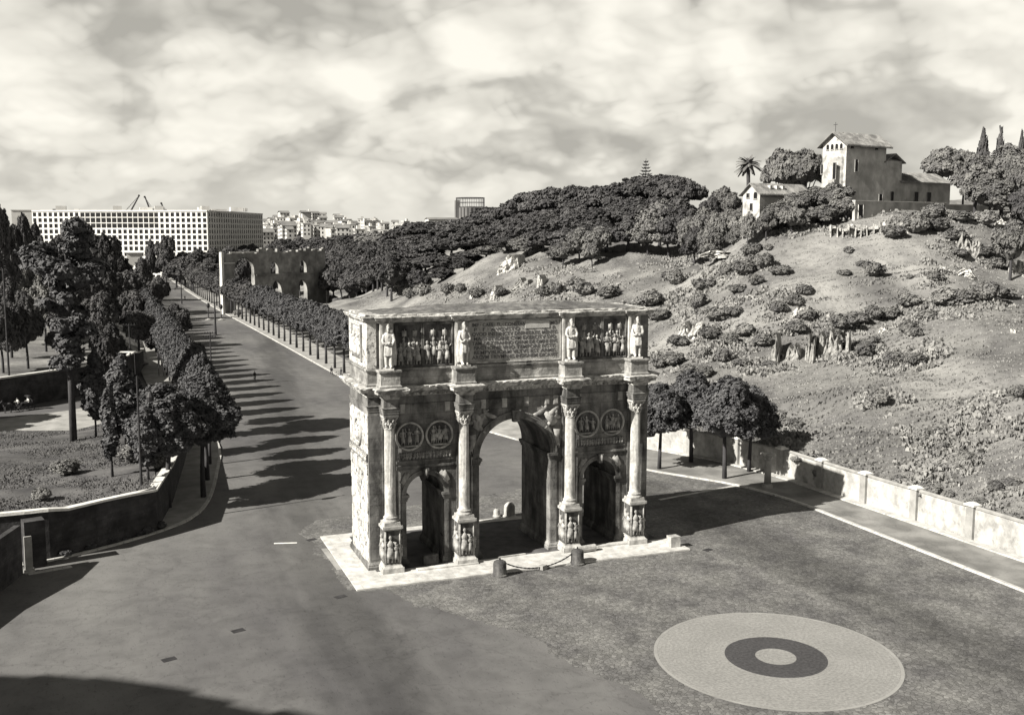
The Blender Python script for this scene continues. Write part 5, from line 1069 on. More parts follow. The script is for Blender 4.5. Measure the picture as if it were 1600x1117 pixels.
A_ = np.array(SC); H_ = hill_np(A_[:, :2]); cover('scrub', [(a, b, max(.0, h+bumps(a, b))+c_) for (a, b, c_), h in zip(A_, H_)], .14, .38, 'leaf_scrub', 5)
q = random.Random(2); G2 = []
for _ in range(22000):
    i = q.uniform(0, nf-1e-3); j = q.uniform(.01, .97)
    t = i/nf*4; k = min(int(t), 3); f_ = front[k]*(1-(t-k))+front[k+1]*(t-k); b_ = back[k]*(1-(t-k))+back[k+1]*(t-k); x, y = f_[0]*(1-j)+b_[0]*j, f_[1]*(1-j)+b_[1]*j; G2.append((x, y, MZ*(1-j)**.8+.03))
cover('grass', G2, .05, .13, 'lawn_tuft', 9)
# ------------------------------------------------------------------ buildings
def frame_at(px, D, ang, z=0.):            # origin on the photo column px at depth D; local x turned by ang
    p = dp(px, 363, D); return (float(p[0]), float(p[1]), z)
def gable_roof(mb, x0, x1, y0, y1, z, h, ov=.5, t=.25, axis='x'):
    if axis == 'x':
        ym = (y0+y1)/2; sl = h/((y1-y0)/2); e = z-ov*sl
        v = [(x0-ov, y0-ov, e), (x1+ov, y0-ov, e), (x1+ov, ym, z+h), (x0-ov, ym, z+h), (x1+ov, y1+ov, e), (x0-ov, y1+ov, e)]
    else:
        xm = (x0+x1)/2; sl = h/((x1-x0)/2); e = z-ov*sl
        v = [(x0-ov, y1+ov, e), (x0-ov, y0-ov, e), (xm, y0-ov, z+h), (xm, y1+ov, z+h), (x1+ov, y0-ov, e), (x1+ov, y1+ov, e)]
    v += [(a, b, c-t) for a, b, c in v]
    return mb.add(v, [(0, 1, 2, 3), (3, 2, 4, 5), (7, 6, 9, 8), (8, 9, 11, 10), (0, 6, 7, 1), (5, 4, 10, 11), (1, 7, 8, 2), (2, 8, 10, 4), (0, 3, 9, 6), (3, 5, 11, 9)])
def gable_wall(mb, x0, x1, y0, y1, z0, z, h, axis='x'):
    if axis == 'x': v = [(x0, y0, z0), (x1, y0, z0), (x1, y1, z0), (x0, y1, z0), (x0, y0, z), (x1, y0, z), (x1, y1, z), (x0, y1, z), (x0, (y0+y1)/2, z+h), (x1, (y0+y1)/2, z+h)]; f = [(0, 1, 5, 4), (2, 3, 7, 6), (1, 2, 6, 9, 5), (3, 0, 4, 8, 7), (4, 5, 9, 8), (6, 7, 8, 9)]
    else: v = [(x0, y0, z0), (x1, y0, z0), (x1, y1, z0), (x0, y1, z0), (x0, y0, z), (x1, y0, z), (x1, y1, z), (x0, y1, z), ((x0+x1)/2, y0, z+h), ((x0+x1)/2, y1, z+h)]; f = [(0, 1, 5, 8, 4), (2, 3, 7, 9, 6), (1, 2, 6, 5), (3, 0, 4, 7), (4, 8, 9, 7), (5, 6, 9, 8)]
    return mb.add(v, f)
def window(parent, x, z, wd, h, y, side=None, m='window_dark', arch=False, name='window', frame='wall_pier'):
    """window in the plane y (front) or, with side, in the plane x=y"""
    mb = MB(); fb = MB()
    if arch:
        n = 10; v = [(x-wd/2, 0, z), (x+wd/2, 0, z)]+[(x+wd/2*math.cos(math.pi*k/n), 0, z+h-wd/2+wd/2*math.sin(math.pi*k/n)) for k in range(n+1)]
        v2 = [(a, -.05, c) for a, b, c in v]; k = len(v); mb.add(v+v2, [tuple(range(k, 2*k))]+[(i, (i+1) % k, k+(i+1) % k, k+i) for i in range(k)])
    else: mb.bx(x-wd/2, x+wd/2, -.05, .05, z, z+h)
    fb.bx(x-wd/2-.1, x+wd/2+.1, -.16, .02, z-.14, z)
    if not arch: fb.bx(x+wd/2, x+wd/2+.09, -.12, .02, z, z+h); fb.bx(x-wd/2-.09, x-wd/2, -.12, .02, z, z+h)
    M = Matrix.Translation((0, y, 0)) if side is None else Matrix(((0, 1, 0, y), (-1, 0, 0, 0), (0, 0, 1, 0), (0, 0, 0, 1)))
    mb.xf(M); fb.xf(M); o = mb.build(name, m, parent); fb.build('sill', frame, o); return o
# tower house on the hilltop (e1 runs along the shaded front)
D0 = 205; cz = zat(332, D0); p = dp(1318, 363, D0); AT = math.atan2(.2, .98)
th = thing('tower_house', 'tall plastered tower house with tiled gable roof and four small arched openings on the hilltop', 'house', (p[0], p[1], cz), AT)
zE = zat(222, D0)-cz; zR = zat(205, D0)-cz; LX = 11.9; LY = 5.9
gable_wall(MB(), 0, LX, 0, LY, -3, zE, zR-zE-.15).build('wall', 'plaster_grey', th)
mb = MB(); mb.add([(-.04, 0, -3), (-.04, LY, -3), (-.04, LY, zE), (-.04, LY/2, zR-.15), (-.04, 0, zE)], [(0, 4, 3, 2, 1)]); mb.lathe([(LY*.46, -2), (LY*.46, zE-2.9), (LY*.40, zE-2.5), (.3, zE-2.2)], (.9, LY*.52, 0), 24); mb.build('side_wall', 'plaster_pale', th)
mb = MB(); gable_roof(mb, 0, LX, 0, LY, zE, zR-zE, .9, .22); 
for i in range(34): x = -.8+i*.42; mb.tube([(x, -.86, zE-.55+.05), (x, LY/2-.1, zR+.02)], .07, 5)
mb.build('roof', 'roof_tile', th)
for i in range(4): window(th, -(LY*(.22+i*.19)), zE-1.25, .62, 1.05, -.06, side=1, arch=True, name='arched_opening')
window(th, -(LY*.22), zE-7.2, .7, 3.2, -1.75, side=1); window(th, -(LY*.80), zE-6.0, .5, 1.8, -1.35, side=1)
mb = MB(); mb.bx(-2.6, -1.7, LY*.1, LY*.38, zE-8.0, zE-7.3); mb.build('balcony', 'wall_pier', th)
window(th, 3.0, zE-5.6, .85, 2.3, 0); window(th, 7.6, zE-13.8, 2.2, 1.9, 0); window(th, 1.6, zE-1.2, .8, .9, 0, arch=True); window(th, 8.9, zE-1.2, .8, .9, 0, arch=True)
mb = MB(); mb.tube([(.0, LY/2, zR), (0, LY/2, zR+1.9)], .05, 5); mb.tube([(0, LY/2-.5, zR+1.4), (0, LY/2+.5, zR+1.4)], .05, 5); mb.build('roof_cross', 'iron_dark', th)
# middle block and low wing beside the tower: one thing, each wing a part
zM = zat(247, D0)-cz; zW = zat(277, D0)-cz
gable_wall(MB(), LX, LX+5.4, .2, 5.6, -3, zM, 1.3).build('annex_wall', 'plaster_grey', th); mb = MB(); gable_roof(mb, LX+.02, LX+5.4, .2, 5.6, zM, 1.5, .55, .18, axis='y'); mb.build('annex_roof', 'roof_tile', th)
gable_wall(MB(), LX+5.4, LX+22, .4, 8.8, -3, zW, 1.9).build('wing_wall', 'plaster_grey', th); mb = MB(); gable_roof(mb, LX+5.42, LX+22, .4, 8.8, zW, 1.9, .6, .2)
for i in range(38): x = LX+5.6+i*.45; mb.tube([(x, -.16, zW-.28), (x, 4.5, zW+1.95)], .07, 5)
mb.build('wing_roof', 'roof_tile', th)
for x in (LX+10.6, LX+14.8): window(th, x, zW-4.2, 1.3, 1.9, .4)
window(th, LX+2.6, zW-4.4, .9, 2.0, .2); window(th, LX-1.2, zW-5.0, 1.0, 2.0, 0)
# terrace wall below the house
a = dp(1340, 363, 198); AT2 = math.atan2(.2, .98); tz = zat(333, 198)
tw = thing('terrace_wall', 'grey terrace wall with a dark doorway in front of the tower house', 'wall', (a[0], a[1], tz), AT2)
mb = MB(); mb.bx(-1, 27, 0, .6, -9, 2.4); mb.bx(27, 42, .1, .7, -9, 2.1); mb.build('masonry', 'plaster_grey', tw); mb = MB(); mb.bx(-1.1, 27, -.08, .7, 2.4, 2.55); mb.bx(27, 42, .02, .8, 2.1, 2.25); mb.build('wall_coping', 'coping', tw)
window(tw, .6, -.8, 1.3, 2.5, 0, name='doorway', frame='coping')
# low house on the left of the summit
D1 = 206; z1_ = zat(330, D1); p = dp(1186, 363, D1); lh = thing('low_house', 'long low house with tiled roof and pale gable end left of the tower house', 'house', (p[0], p[1], z1_), AT)
zE = zat(299, D1)-z1_; gable_wall(MB(), 0, 14, 0, 4.6, -9, zE, 1.7).build('wall', 'plaster_grey', lh); mb = MB(); mb.add([(-.05, 0, -9), (-.05, 4.6, -9), (-.05, 4.6, zE), (-.05, 2.3, zE+1.6), (-.05, 0, zE)], [(0, 4, 3, 2, 1)]); mb.build('gable_wall', 'plaster_pale', lh)
mb = MB(); gable_roof(mb, 0, 14, 0, 4.6, zE, 1.8, .7, .2); 
for i in range(34): mb.tube([(-.6+i*.44, -.66, zE-.4), (-.6+i*.44, 2.25, zE+1.82)], .07, 5)
mb.build('roof', 'roof_tile', lh); window(lh, -1.2, zE-1.3, .9, 1.3, -.07, side=1, arch=True, name='arched_opening'); window(lh, -3.2, zE-1.1, .7, .9, -.07, side=1); window(lh, -2.2, zE-3.6, .7, 1.4, -.07, side=1)
for x in (3.4, 5.2, 6.9): MB().bx(x, x+.6, .6, 1.4, zE+.55, zE+1.35).build('skylight', 'plaster_pale', lh)
# white block under construction at the end of the avenue
DW = 650; A_ = R(24); aw = YAW-math.atan(0)  # block is turned so both fronts show
p = dp(325, 363, DW); wb = thing('office_block', 'huge white eight storey office block under construction with rows of square dark openings', 'office building', (p[0], p[1], 0), 0)
# local frame: origin at the corner seen at px 325; front runs to the left and away
def edge_to(px, ang):                      # length along direction ang from the corner that ends on the photo column px
    d = np.array([math.cos(ang), math.sin(ang)]); r = ray(px, 363); n = np.array([r[1], -r[0]]); return float(((CAM[:2]-p[:2]) @ n)/(d @ n))
aF = math.pi-R(24)+0.0; aS = math.pi/2-R(24)
aF = math.pi+R(-24); LF = edge_to(52, aF); LS = edge_to(410, R(90-24)); 
HT = 27.6+35*DW/FPX; NF = 33; NS = 25; ROWS = 12; fh = 3.53
def facade(L, ang, ncol, mwall, wfrac, mirror):
    d = Vector((math.cos(ang), math.sin(ang), 0)); n = Vector((d.y, -d.x, 0))*mirror; M = Matrix(((d.x, n.x, 0, 0), (d.y, n.y, 0, 0), (0, 0, 1, 0), (0, 0, 0, 1)))
    cw = L/ncol; g = MB(); pw = cw*(1-wfrac)
    bay = (9, 24) if mirror < 0 else (0, 0); zc_ = HT-1.0-3*fh   # the unfinished bay shows only thin posts and slabs
    for i in range(ncol+1):
        x = i*cw; un = bay[0] < i < bay[1]; g.bx(max(0, x-pw/2), min(L, x+pw/2), -.05, .5, 0, zc_ if un else HT-.9)
        if un: g.bx(x-.2, x+.2, -.05, .3, zc_, HT-.9)
    for r in range(ROWS+1):
        z = HT-1.0-r*fh
        if z < -1: continue
        for xa, xb, hh in ((.02, bay[0]*cw, .52), (bay[0]*cw, bay[1]*cw, .2 if r in (1, 2) else .52), (bay[1]*cw, L-.02, .52)):
            if xb-xa > .1: g.bx(xa, xb, -.02, .45, max(0, z-hh), z+hh)
    g.bx(0, L, -.05, .8, HT-.9, HT); g.xf(M); g.build('facade_grid', mwall, wb)
    ws = []
    for r in range(ROWS):
        for i in range(ncol): ws.append((i, r))
    return M, cw, pw, ws
nF = Vector((math.cos(aF), math.sin(aF), 0)); body = MB(); d1 = Vector((math.cos(aF), math.sin(aF), 0)); d2 = Vector((math.cos(R(66)), math.sin(R(66)), 0))
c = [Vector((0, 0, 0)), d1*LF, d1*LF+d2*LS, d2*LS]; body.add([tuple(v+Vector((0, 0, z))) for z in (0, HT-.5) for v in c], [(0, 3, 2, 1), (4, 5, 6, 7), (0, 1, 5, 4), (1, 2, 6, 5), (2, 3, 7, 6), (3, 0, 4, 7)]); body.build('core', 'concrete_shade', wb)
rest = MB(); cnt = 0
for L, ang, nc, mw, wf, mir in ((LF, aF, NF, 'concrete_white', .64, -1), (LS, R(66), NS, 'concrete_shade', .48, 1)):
    M, cw, pw, ws = facade(L, ang, nc, mw, wf, mir)
    for i, r in sorted(ws, key=lambda t: (t[1], -t[0])):
        z = HT-1.0-r*fh; tall = (mir < 0 and 9 <= i < 24 and r < 3)
        m = MB(); m.bx(i*cw+pw*.45, (i+1)*cw-pw*.45, .02, .06+.12, max(.2, z-fh+.5), z-.5); m.xf(M)
        if mir < 0 and cnt < 100 and r < 8 and (i % 2 == 0 or r < 2): m.build('window', 'window_dark', wb); cnt += 1
        else: rest.add(m.v, m.f)
tag(rest.build('far_windows', 'window_dark', wb), kind='stuff')
M = Matrix(((d1.x, -d1.y*-1*-1, 0, 0), (d1.y, d1.x*1, 0, 0), (0, 0, 1, 0), (0, 0, 0, 1)))
def roofbox(px0, px1, top, m, name='penthouse', dd=8):
    a = dp(px0, 363, DW+14)-p; b = dp(px1, 363, DW+14)-p; mb = MB(); c_ = (a+b)/2; mb.box((c_[0], c_[1]+dd/2, (HT+zat(top, DW))/2-.2), (abs(b[0]-a[0]), dd, zat(top, DW)-HT+.6), 0); mb.build(name, m, wb)
for a, b, t_, m in ((89, 105, 321, 'concrete_shade'), (84, 90, 326, 'iron_dark'), (178, 192, 321, 'concrete_shade'), (118, 126, 325.5, 'concrete_white'), (220, 240, 323, 'concrete_white'), (243, 257, 321, 'concrete_shade'), (311, 318, 323, 'concrete_white'), (316, 329, 321, 'concrete_shade'), (331, 356, 326, 'concrete_shade'), (361, 382, 323, 'concrete_white'), (383, 388, 324.5, 'concrete_shade')): roofbox(a, b, t_, m)
for k, (x0, y0, x1, y1, lb) in enumerate(((194, 330, 217, 305, 'long thin crane boom leaning right above the white block roof'), (238, 327, 226, 307, 'shorter crane boom leaning left above the white block roof'), (258, 328, 252, 317, 'smallest crane boom by the roof shed'))):
    a = dp(x0, y0, DW+25); b = dp(x1, y1, DW+25); t = thing('crane', lb, 'crane', tuple(a)); v = Vector(b-a); mb = MB()
    for o_ in ((0, 0), (1.0, 0), (.5, .9)):
        mb.tube([(o_[0], o_[1], -6 if k < 3 else 0), tuple(v+Vector((o_[0]*.4, o_[1]*.4, 0)))], .22, 5)
    for i in range(10): s = i/10; q_ = v*s; mb.tube([tuple(q_), tuple(v*(s+.1)+Vector((.8*(1-s), .3, 0)))], .14, 4)
    mb.ell(tuple(v), (.7, .7, .7), 6, 5); mb.build('boom', 'iron_dark', t); mb = MB(); mb.bx(-1, 1, -1, 1, -4, .6); mb.build('cab', 'iron_dark', t)
# low grey block left of the white one
a = dp(40, 363, 700); t = thing('grey_building', 'low grey flat roofed building edge left of the white block', 'building', (a[0], a[1], 0)); mb = MB(); mb.bx(-8, 9, 0, 12, 0, zat(329, 700)); mb.build('wall', 'concrete_shade', t); mb = MB(); mb.bx(-8.4, 9.2, -.4, 12.4, zat(329, 700), zat(329, 700)+.6); mb.build('roof', 'concrete_shade', t)
# town on the far ridge
q = random.Random(19); H_ = []
for i in range(98):
    px = q.uniform(408, 650) if i < 90 else q.uniform(655, 700); D = q.uniform(820, 1250); top = np.interp(px, [405, 440, 480, 520, 560, 600, 640, 700], [341, 334, 331, 334, 336, 343, 347, 348])+(1250-D)/430*22+q.uniform(-3, 4); H_.append((px, D, top))
H_.sort(key=lambda t: t[0])
for i, (px, D, top) in enumerate(H_):
    a = dp(px, 363, D); zt = zat(top, D); zb = 8; wd = q.uniform(5, 13); dd = q.uniform(6, 12); rz = q.uniform(-.35, .35); t = thing('town_house', 'small pale house, %s from the left in the distant town' % ordw(i), 'house', (a[0], a[1], zt), rz, 'houses of the distant town')
    mb = MB(); mb.box((0, 0, (zb-zt)/2), (wd, dd, zt-zb)); mb.build('wall', 'city_white' if q.random() < .8 else 'concrete_shade', t)
    if q.random() < .45: mb = MB(); gable_roof(mb, -wd/2, wd/2, -dd/2, dd/2, 0, q.uniform(1.5, 2.6), .6, .3); mb.build('roof', 'city_roof', t)
    else:
        mb = MB(); mb.box((0, 0, .25), (wd+.8, dd+.8, .5)); mb.box((q.uniform(-.25, .25)*wd, 0, 1.6), (wd*.3, dd*.4, 2.8)); mb.build('roof', 'city_white', t)
    mb = MB()
    for r in range(3):
        n = int(wd/3)
        for j in range(n): x = -wd/2+(j+.5)*wd/n; mb.bx(x-.6, x+.6, -dd/2-.06, -dd/2+.05, -2.9-r*3.4, -1.2-r*3.4); 
        for j in range(3): y = -dd/2+(j+.5)*dd/3; mb.bx(-wd/2-.06, -wd/2+.05, y-.6, y+.6, -2.9-r*3.4, -1.2-r*3.4)
    mb.build('window_row', 'window_dark', t)
# observation house with a pavilion roof on the town ridge
a = dp(479, 363, 1150); t = thing('hill_villa', 'distant villa with a dark turret roof topping the far town', 'villa', (a[0], a[1], 0)); zt = zat(331, 1150); mb = MB(); mb.bx(-5, 5, -5, 5, 10, zt); mb.build('wall', 'concrete_shade', t); mb = MB(); mb.box((0, 0, zt+.6), (15, 15, 1.2), taper=.5); mb.build('roof', 'city_roof', t)
# gas holder
DG = 1150; a = dp(735, 363, DG); rG = 22*DG/FPX; t = thing('gas_holder', 'round gas holder with an open iron lattice crown above its grey tank on the skyline', 'gas holder', (a[0], a[1], 0)); zt = zat(309, DG); zm = zat(323, DG)
mb = MB(); mb.lathe([(rG*.97, 8), (rG*.97, zm-1), (rG*.5, zm+.6), (.1, zm+1)], n=48); mb.build('tank', 'gas_tank', t); mb = MB(); 
for k in range(24):
    b = k*2*math.pi/24; c2, s2 = math.cos(b)*rG, math.sin(b)*rG; mb.tube([(c2, s2, 8), (c2, s2, zt)], .32, 5)
for z in (zt, (zt+zm)/2, zm): mb.tube([(rG*math.cos(k*math.pi/24), rG*math.sin(k*math.pi/24), z) for k in range(49)], .28 if z < zt else .5, 4)
mb.build('guide_frame', 'metal_grey', t)
for k in (0,): m2 = MB(); m2.bx(-rG-2, -rG+3, -2, 2, 8, zat(313, DG)); m2.build('stair_tower', 'gas_tank', t)
a = dp(690, 363, 950); t = thing('far_shed', 'long low grey building just left of the gas holder', 'building', (a[0], a[1], 0)); mb = MB(); mb.bx(-14, 14, -6, 6, 8, zat(342, 950)); mb.build('wall', 'concrete_shade', t); mb = MB(); gable_roof(mb, -14, 14, -6, 6, zat(342, 950), 1.6); mb.build('roof', 'city_roof', t)
# ------------------------------------------------------------------ ruins
# great brick ruin behind the right row of the avenue, pierced by arches
Dl, Dr = 352, 395; a = dp(346, 363, Dl); b = dp(508, 363, Dr); ang = math.atan2(b[1]-a[1], b[0]-a[0]); LR = float(np.hypot(b[0]-a[0], b[1]-a[1])); rt = thing('ruined_wall', 'long tall brick ruin pierced by arches on two levels behind the avenue trees', 'ruin', (a[0], a[1], 0), ang)
zt = zat(395, Dl); zs = LR/163.
def X(px): return (px-343)*zs
def Zr(py, px): D = Dl+(Dr-Dl)*(px-343)/163.; return zat(py, D)
zm_ = Zr(428, 420); big = (X(375), 14.5*zs, Zr(402, 375)-14.5*zs); LRm = LR
mb = arcade(0, LR, zm_, 0, 1.8, [big, (X(424), 7*zs, Zr(438, 424)-7*zs), (X(466), 7*zs, Zr(436, 466)-7*zs)], 14); mb.build('lower_wall', 'brick_ruin', rt)
m3 = arcade(0, LR, zt-.5, .25, 1.6, [big, (X(421), 6*zs, Zr(408, 421)-6*zs), (X(468), 5.5*zs, Zr(405, 468)-5.5*zs)], 14, z0=zm_-.01); q = random.Random(12); x = X(345)
while x < LR:
    wdt = q.uniform(.8, 2.2); m3.bx(x, min(LR, x+wdt), .4, 1.5, zt-.52, zt-.5+(q.uniform(.1, .5) if x < X(392) else abs(mn.noise(Vector((x*.25, 3, 1))))*4.2+q.uniform(0, .5))); x += wdt
m3.build('upper_wall', 'brick_ruin', rt); mb = MB(); mb.bx(-.5, .5, -.15, .9, 0, zt+.3); mb.build('end_pier', 'coping', rt); mb = MB(); mb.bx(X(355)-.5, X(396), -.14, .1, zt-.1, zt+.35); mb.bx(X(345), X(360), -.2, .1, Zr(412, 350), Zr(410, 350)); mb.build('ledge', 'coping', rt); mb = MB(); mb.bx(LR-.2, LR+1.2, -.4, 1.2, 0, Zr(424, 500)); mb.build('end_pier', 'tufa', rt); mb = MB(); mb.bx(X(392), LR, -.22, .3, zm_-.35, zm_+.1); mb.build('ledge', 'brick_ruin', rt)  # left end pier paler than the brick: its sunlight put into the colour
def ruin(px, py, wpx, hpx, lb, m='tufa', n=7, rot=0., holes=True, seed=1, nm='rock_outcrop', cat='rock', D=None):
    P_, D_ = hit(px, py) if D is None else (dp(px, py, D), D); s = D_/FPX; q = random.Random(seed); o = MB(); W_, H2 = wpx*s, hpx*s
    gx, gz = max(10, n*4), 12; vv = []
    for j in range(gz+1):
        for i in range(gx+1):
            u, v = i/gx-.5, j/gz; top = H2*(.72+.55*mn.noise(Vector((u*5+seed, seed*1.7, 0)))+.25*mn.noise(Vector((u*14, seed, 3)))); ed = max(0, 1-(2*abs(u))**4); zz = -.6+(top*ed+.6)*v
            dpt = W_*.16*(mn.noise(Vector((u*6+seed, v*4, 1)))+.7*mn.noise(Vector((u*15, v*10+seed, 5))))+.35*H2*v; vv.append((W_*u+.06*W_*mn.noise(Vector((u*9, v*7, seed))), dpt, zz))
    ff = [(j*(gx+1)+i, j*(gx+1)+i+1, (j+1)*(gx+1)+i+1, (j+1)*(gx+1)+i) for j in range(gz) for i in range(gx)]; o.add(vv, ff)
    bk_ = [(a, max(b, 0)+H2*.9+1, c) for a, b, c in vv]; k_ = len(vv); o.add(bk_, [q_[::-1] for q_ in ff]); bd = [i for i in range(gx)]; o.f += [(gz*(gx+1)+i, gz*(gx+1)+i+1, k_+gz*(gx+1)+i+1, k_+gz*(gx+1)+i) for i in range(gx)]+[(j*(gx+1), (j+1)*(gx+1), k_+(j+1)*(gx+1), k_+j*(gx+1)) for j in range(gz)]+[(j*(gx+1)+gx, k_+j*(gx+1)+gx, k_+(j+1)*(gx+1)+gx, (j+1)*(gx+1)+gx) for j in range(gz)]
    ob = o.build(nm, m, loc=tuple(P_)); ob.rotation_euler = (0, 0, -YAW-.35+rot); return tag(ob, lb, cat)
ruin(1078, 534, 50, 36, 'bright pitted tufa rock face in the scrub right of the arch top', n=6, seed=2); ruin(1250, 502, 34, 28, 'small bright pale rock on the middle slope', n=4, seed=3)
ruin(1208, 574, 14, 56, 'tall thin ruined masonry stump at the left of the grotto ruins', 'tufa_grey', n=2, seed=4, nm='ruined_pier', cat='ruin'); ruin(1264, 570, 16, 52, 'forked ruined masonry pier beside the dark grotto', 'tufa_grey', n=3, seed=5, nm='ruined_pier', cat='ruin'); ruin(1238, 566, 24, 34, 'rounded grassy rock mass between the two ruined piers', 'tufa_grey', n=3, seed=6)
ruin(1300, 560, 30, 46, 'ruined masonry pier right of the dark grotto', 'tufa_grey', n=4, seed=7, nm='ruined_pier', cat='ruin'); ruin(1325, 558, 12, 40, 'narrow pale stump at the end of the grotto ruins', 'tufa_grey', n=2, seed=8, nm='ruined_pier', cat='ruin'); ruin(1283, 560, 22, 40, 'dark rock hollow at the centre of the grotto ruins', 'brick_ruin', n=3, seed=9)
ruin(1435, 562, 40, 14, 'low broken arch of pale stones on the lower slope', 'tufa_grey', n=6, seed=10); ruin(1380, 520, 16, 10, 'small pale stone in the middle scrub', n=3, seed=11)
ruin(1490, 430, 60, 14, 'scattered pale rocks at the foot of the cliff on the right', n=7, seed=12); ruin(1515, 410, 46, 50, 'grey cliff face with a pale edge on the upper right', 'tufa_grey', n=5, seed=13); ruin(1563, 362, 28, 26, 'pointed pale rock on the upper right below the clump of trees', n=4, seed=14); ruin(1590, 430, 28, 30, 'bright upright rocks at the right edge', n=4, seed=15); ruin(1583, 524, 12, 10, 'small white stone near the right edge', n=2, seed=16)
ruin(792, 428, 40, 34, 'pale ruined arcade front on the left shoulder of the hill', n=9, seed=17, nm='ruined_pier', cat='ruin'); ruin(770, 470, 16, 26, 'pale broken pier just above the arch roof', n=2, seed=18, nm='ruined_pier', cat='ruin'); ruin(841, 452, 10, 26, 'single pale upright stump left of the grass bank', n=1, seed=19, nm='ruined_pier', cat='ruin'); ruin(735, 468, 8, 18, 'small pale post of masonry above the middle of the arch roof', n=1, seed=20, nm='ruined_pier', cat='ruin'); ruin(812, 452, 30, 20, 'dark hollow rock below the ruined arcade', 'tufa_grey', n=4, seed=21)
ruin(1140, 398, 90, 9, 'long pale terrace bank edge below the palm', 'tufa', n=12, seed=22, rot=.25, nm='terrace_bank', cat='stone bank')
# broken arcade under the terrace
P_, D_ = hit(1345, 372); t = thing('ruined_arcade', 'row of small broken pale arches under the terrace wall of the tower house', 'ruin', tuple(P_), -YAW-.3); s = D_/FPX; q = random.Random(30); x = -46*s; mb = MB()
for i in range(9):
    wdt = 7.5*s; h = q.uniform(14, 26)*s; mb.bx(x, x+1.6*s, -.5, .9, -1, h); mb.bx(x+1.6*s, x+wdt+.1, -.3, .7, h*.72, h*.95); x += wdt+1.6*s
mb.bx(x, x+1.8*s, -.5, .9, -1, 16*s); mb.bx(x, x+34*s, .1, .9, -1, 11*s); mb.jitter(.22, 3); mb.build('masonry', 'tufa', t); mb = MB(); mb.bx(-46*s, x, .9, 1.3, -1, 15*s); mb.bx(-20*s, 4*s, .5, 1.2, -1, 22*s); mb.jitter(.3, 5); mb.build('back_wall', 'tufa_grey', t)
for i, (px, top, D, wp) in enumerate(((366, 398, 425, 36), (384, 402, 420, 34), (404, 398, 430, 34), (424, 404, 425, 34), (446, 400, 430, 34), (468, 402, 425, 36), (490, 398, 430, 36))):
    p_ = dp(px, 430, D); tree('broad_dark', (p_[0], p_[1], 0), wp*D/FPX*1.1, zat(top, D), 'dark tree seen through and above the brick ruin, %s from the left' % ordw(i), 'tree', 'broadleaf_tree', 'trees behind the brick ruin')
for i, (px, py, wp) in enumerate(((412, 452, 20), (436, 456, 18), (452, 462, 22), (484, 456, 22), (498, 462, 20), (395, 470, 18), (372, 468, 16))):
    p_ = dp(px, py, 345); tree('shrub', (p_[0], p_[1], .1), wp*345/FPX, max(1.5, 27.6-(py-363-14)*345/FPX-0)*.32, 'bush growing at the foot of the brick ruin, %s from the left' % ordw(i), 'bush', 'bush', 'bushes at the foot of the ruin')
# garden path by the dark row, and the small pale buildings in the left wood
for k, (pts_, wd_) in enumerate((([(478, 452), (505, 466), (545, 492)], 5), ([(505, 452), (540, 470), (590, 500)], 3.5))):
    A_ = [gp(px, py, .75) for px, py in pts_]; ribbon('path', [(v[0], v[1]) for v in A_], off_line([(v[0], v[1]) for v in A_], wd_), 0, 1.0+.15*k, 'pavement_pale')
hd = [gp(px, py, 1) for px, py in ((505, 462), (525, 475), (545, 487))]; mb = MB()
for i in range(26): tt = i/25; v = hd[0]*(1-tt)+hd[2]*tt; mb.ell((v[0], v[1], 1.9), (2.3, 2.0, 1.7), 9, 6, .18)
o = mb.build('hedge', 'leaf_far'); tag(o, 'dark clipped hedge beside the garden path left of the arch top', 'hedge')
for px, py, D, w_, h_, lb in ((35, 402, 330, 16, 4.4, 'small pale flat roofed hut among the trees at the far left'), (87, 416, 310, 12, 3.2, 'tiny pale roofed shed left of the tallest tree crown'), (210, 394, 500, 14, 6, 'little pale kiosk house at the foot of the white block')):
    a = dp(px, py, D); z0_ = zat(py+14, D); t = thing('hut', lb, 'hut', (a[0], a[1], z0_-2)); mb = MB(); mb.bx(-w_/4, w_/4, -2, 2, 0, h_); mb.build('wall', 'concrete_shade', t); mb = MB(); mb.bx(-w_/4-.6, w_/4+.6, -2.6, 2.6, h_, h_+.35); mb.build('roof', 'coping', t)
for k, (x0, x1, py, D, lb) in enumerate(((188, 212, 549, 175, 'thin pale roof edge of a kiosk by the left tree belt'), (245, 256, 542, 200, 'short pale board seen through the left street trees'))):
    a, b = dp(x0, py, D), dp(x1, py, D); t = thing('shelter', lb, 'shelter', (a[0], a[1], 0)); v = Vector(b-a); mb = MB(); mb.box((v.x/2, v.y/2, a[2]), (v.length, .5, .2), math.atan2(v.y, v.x)); mb.build('roof', 'coping', t); mb = MB(); mb.tube([(.2, 0, 0), (.2, 0, a[2])], .07, 6); mb.tube([(v.x-.2, v.y, 0), (v.x-.2, v.y, a[2])], .07, 6); mb.build('post', 'iron_dark', t)
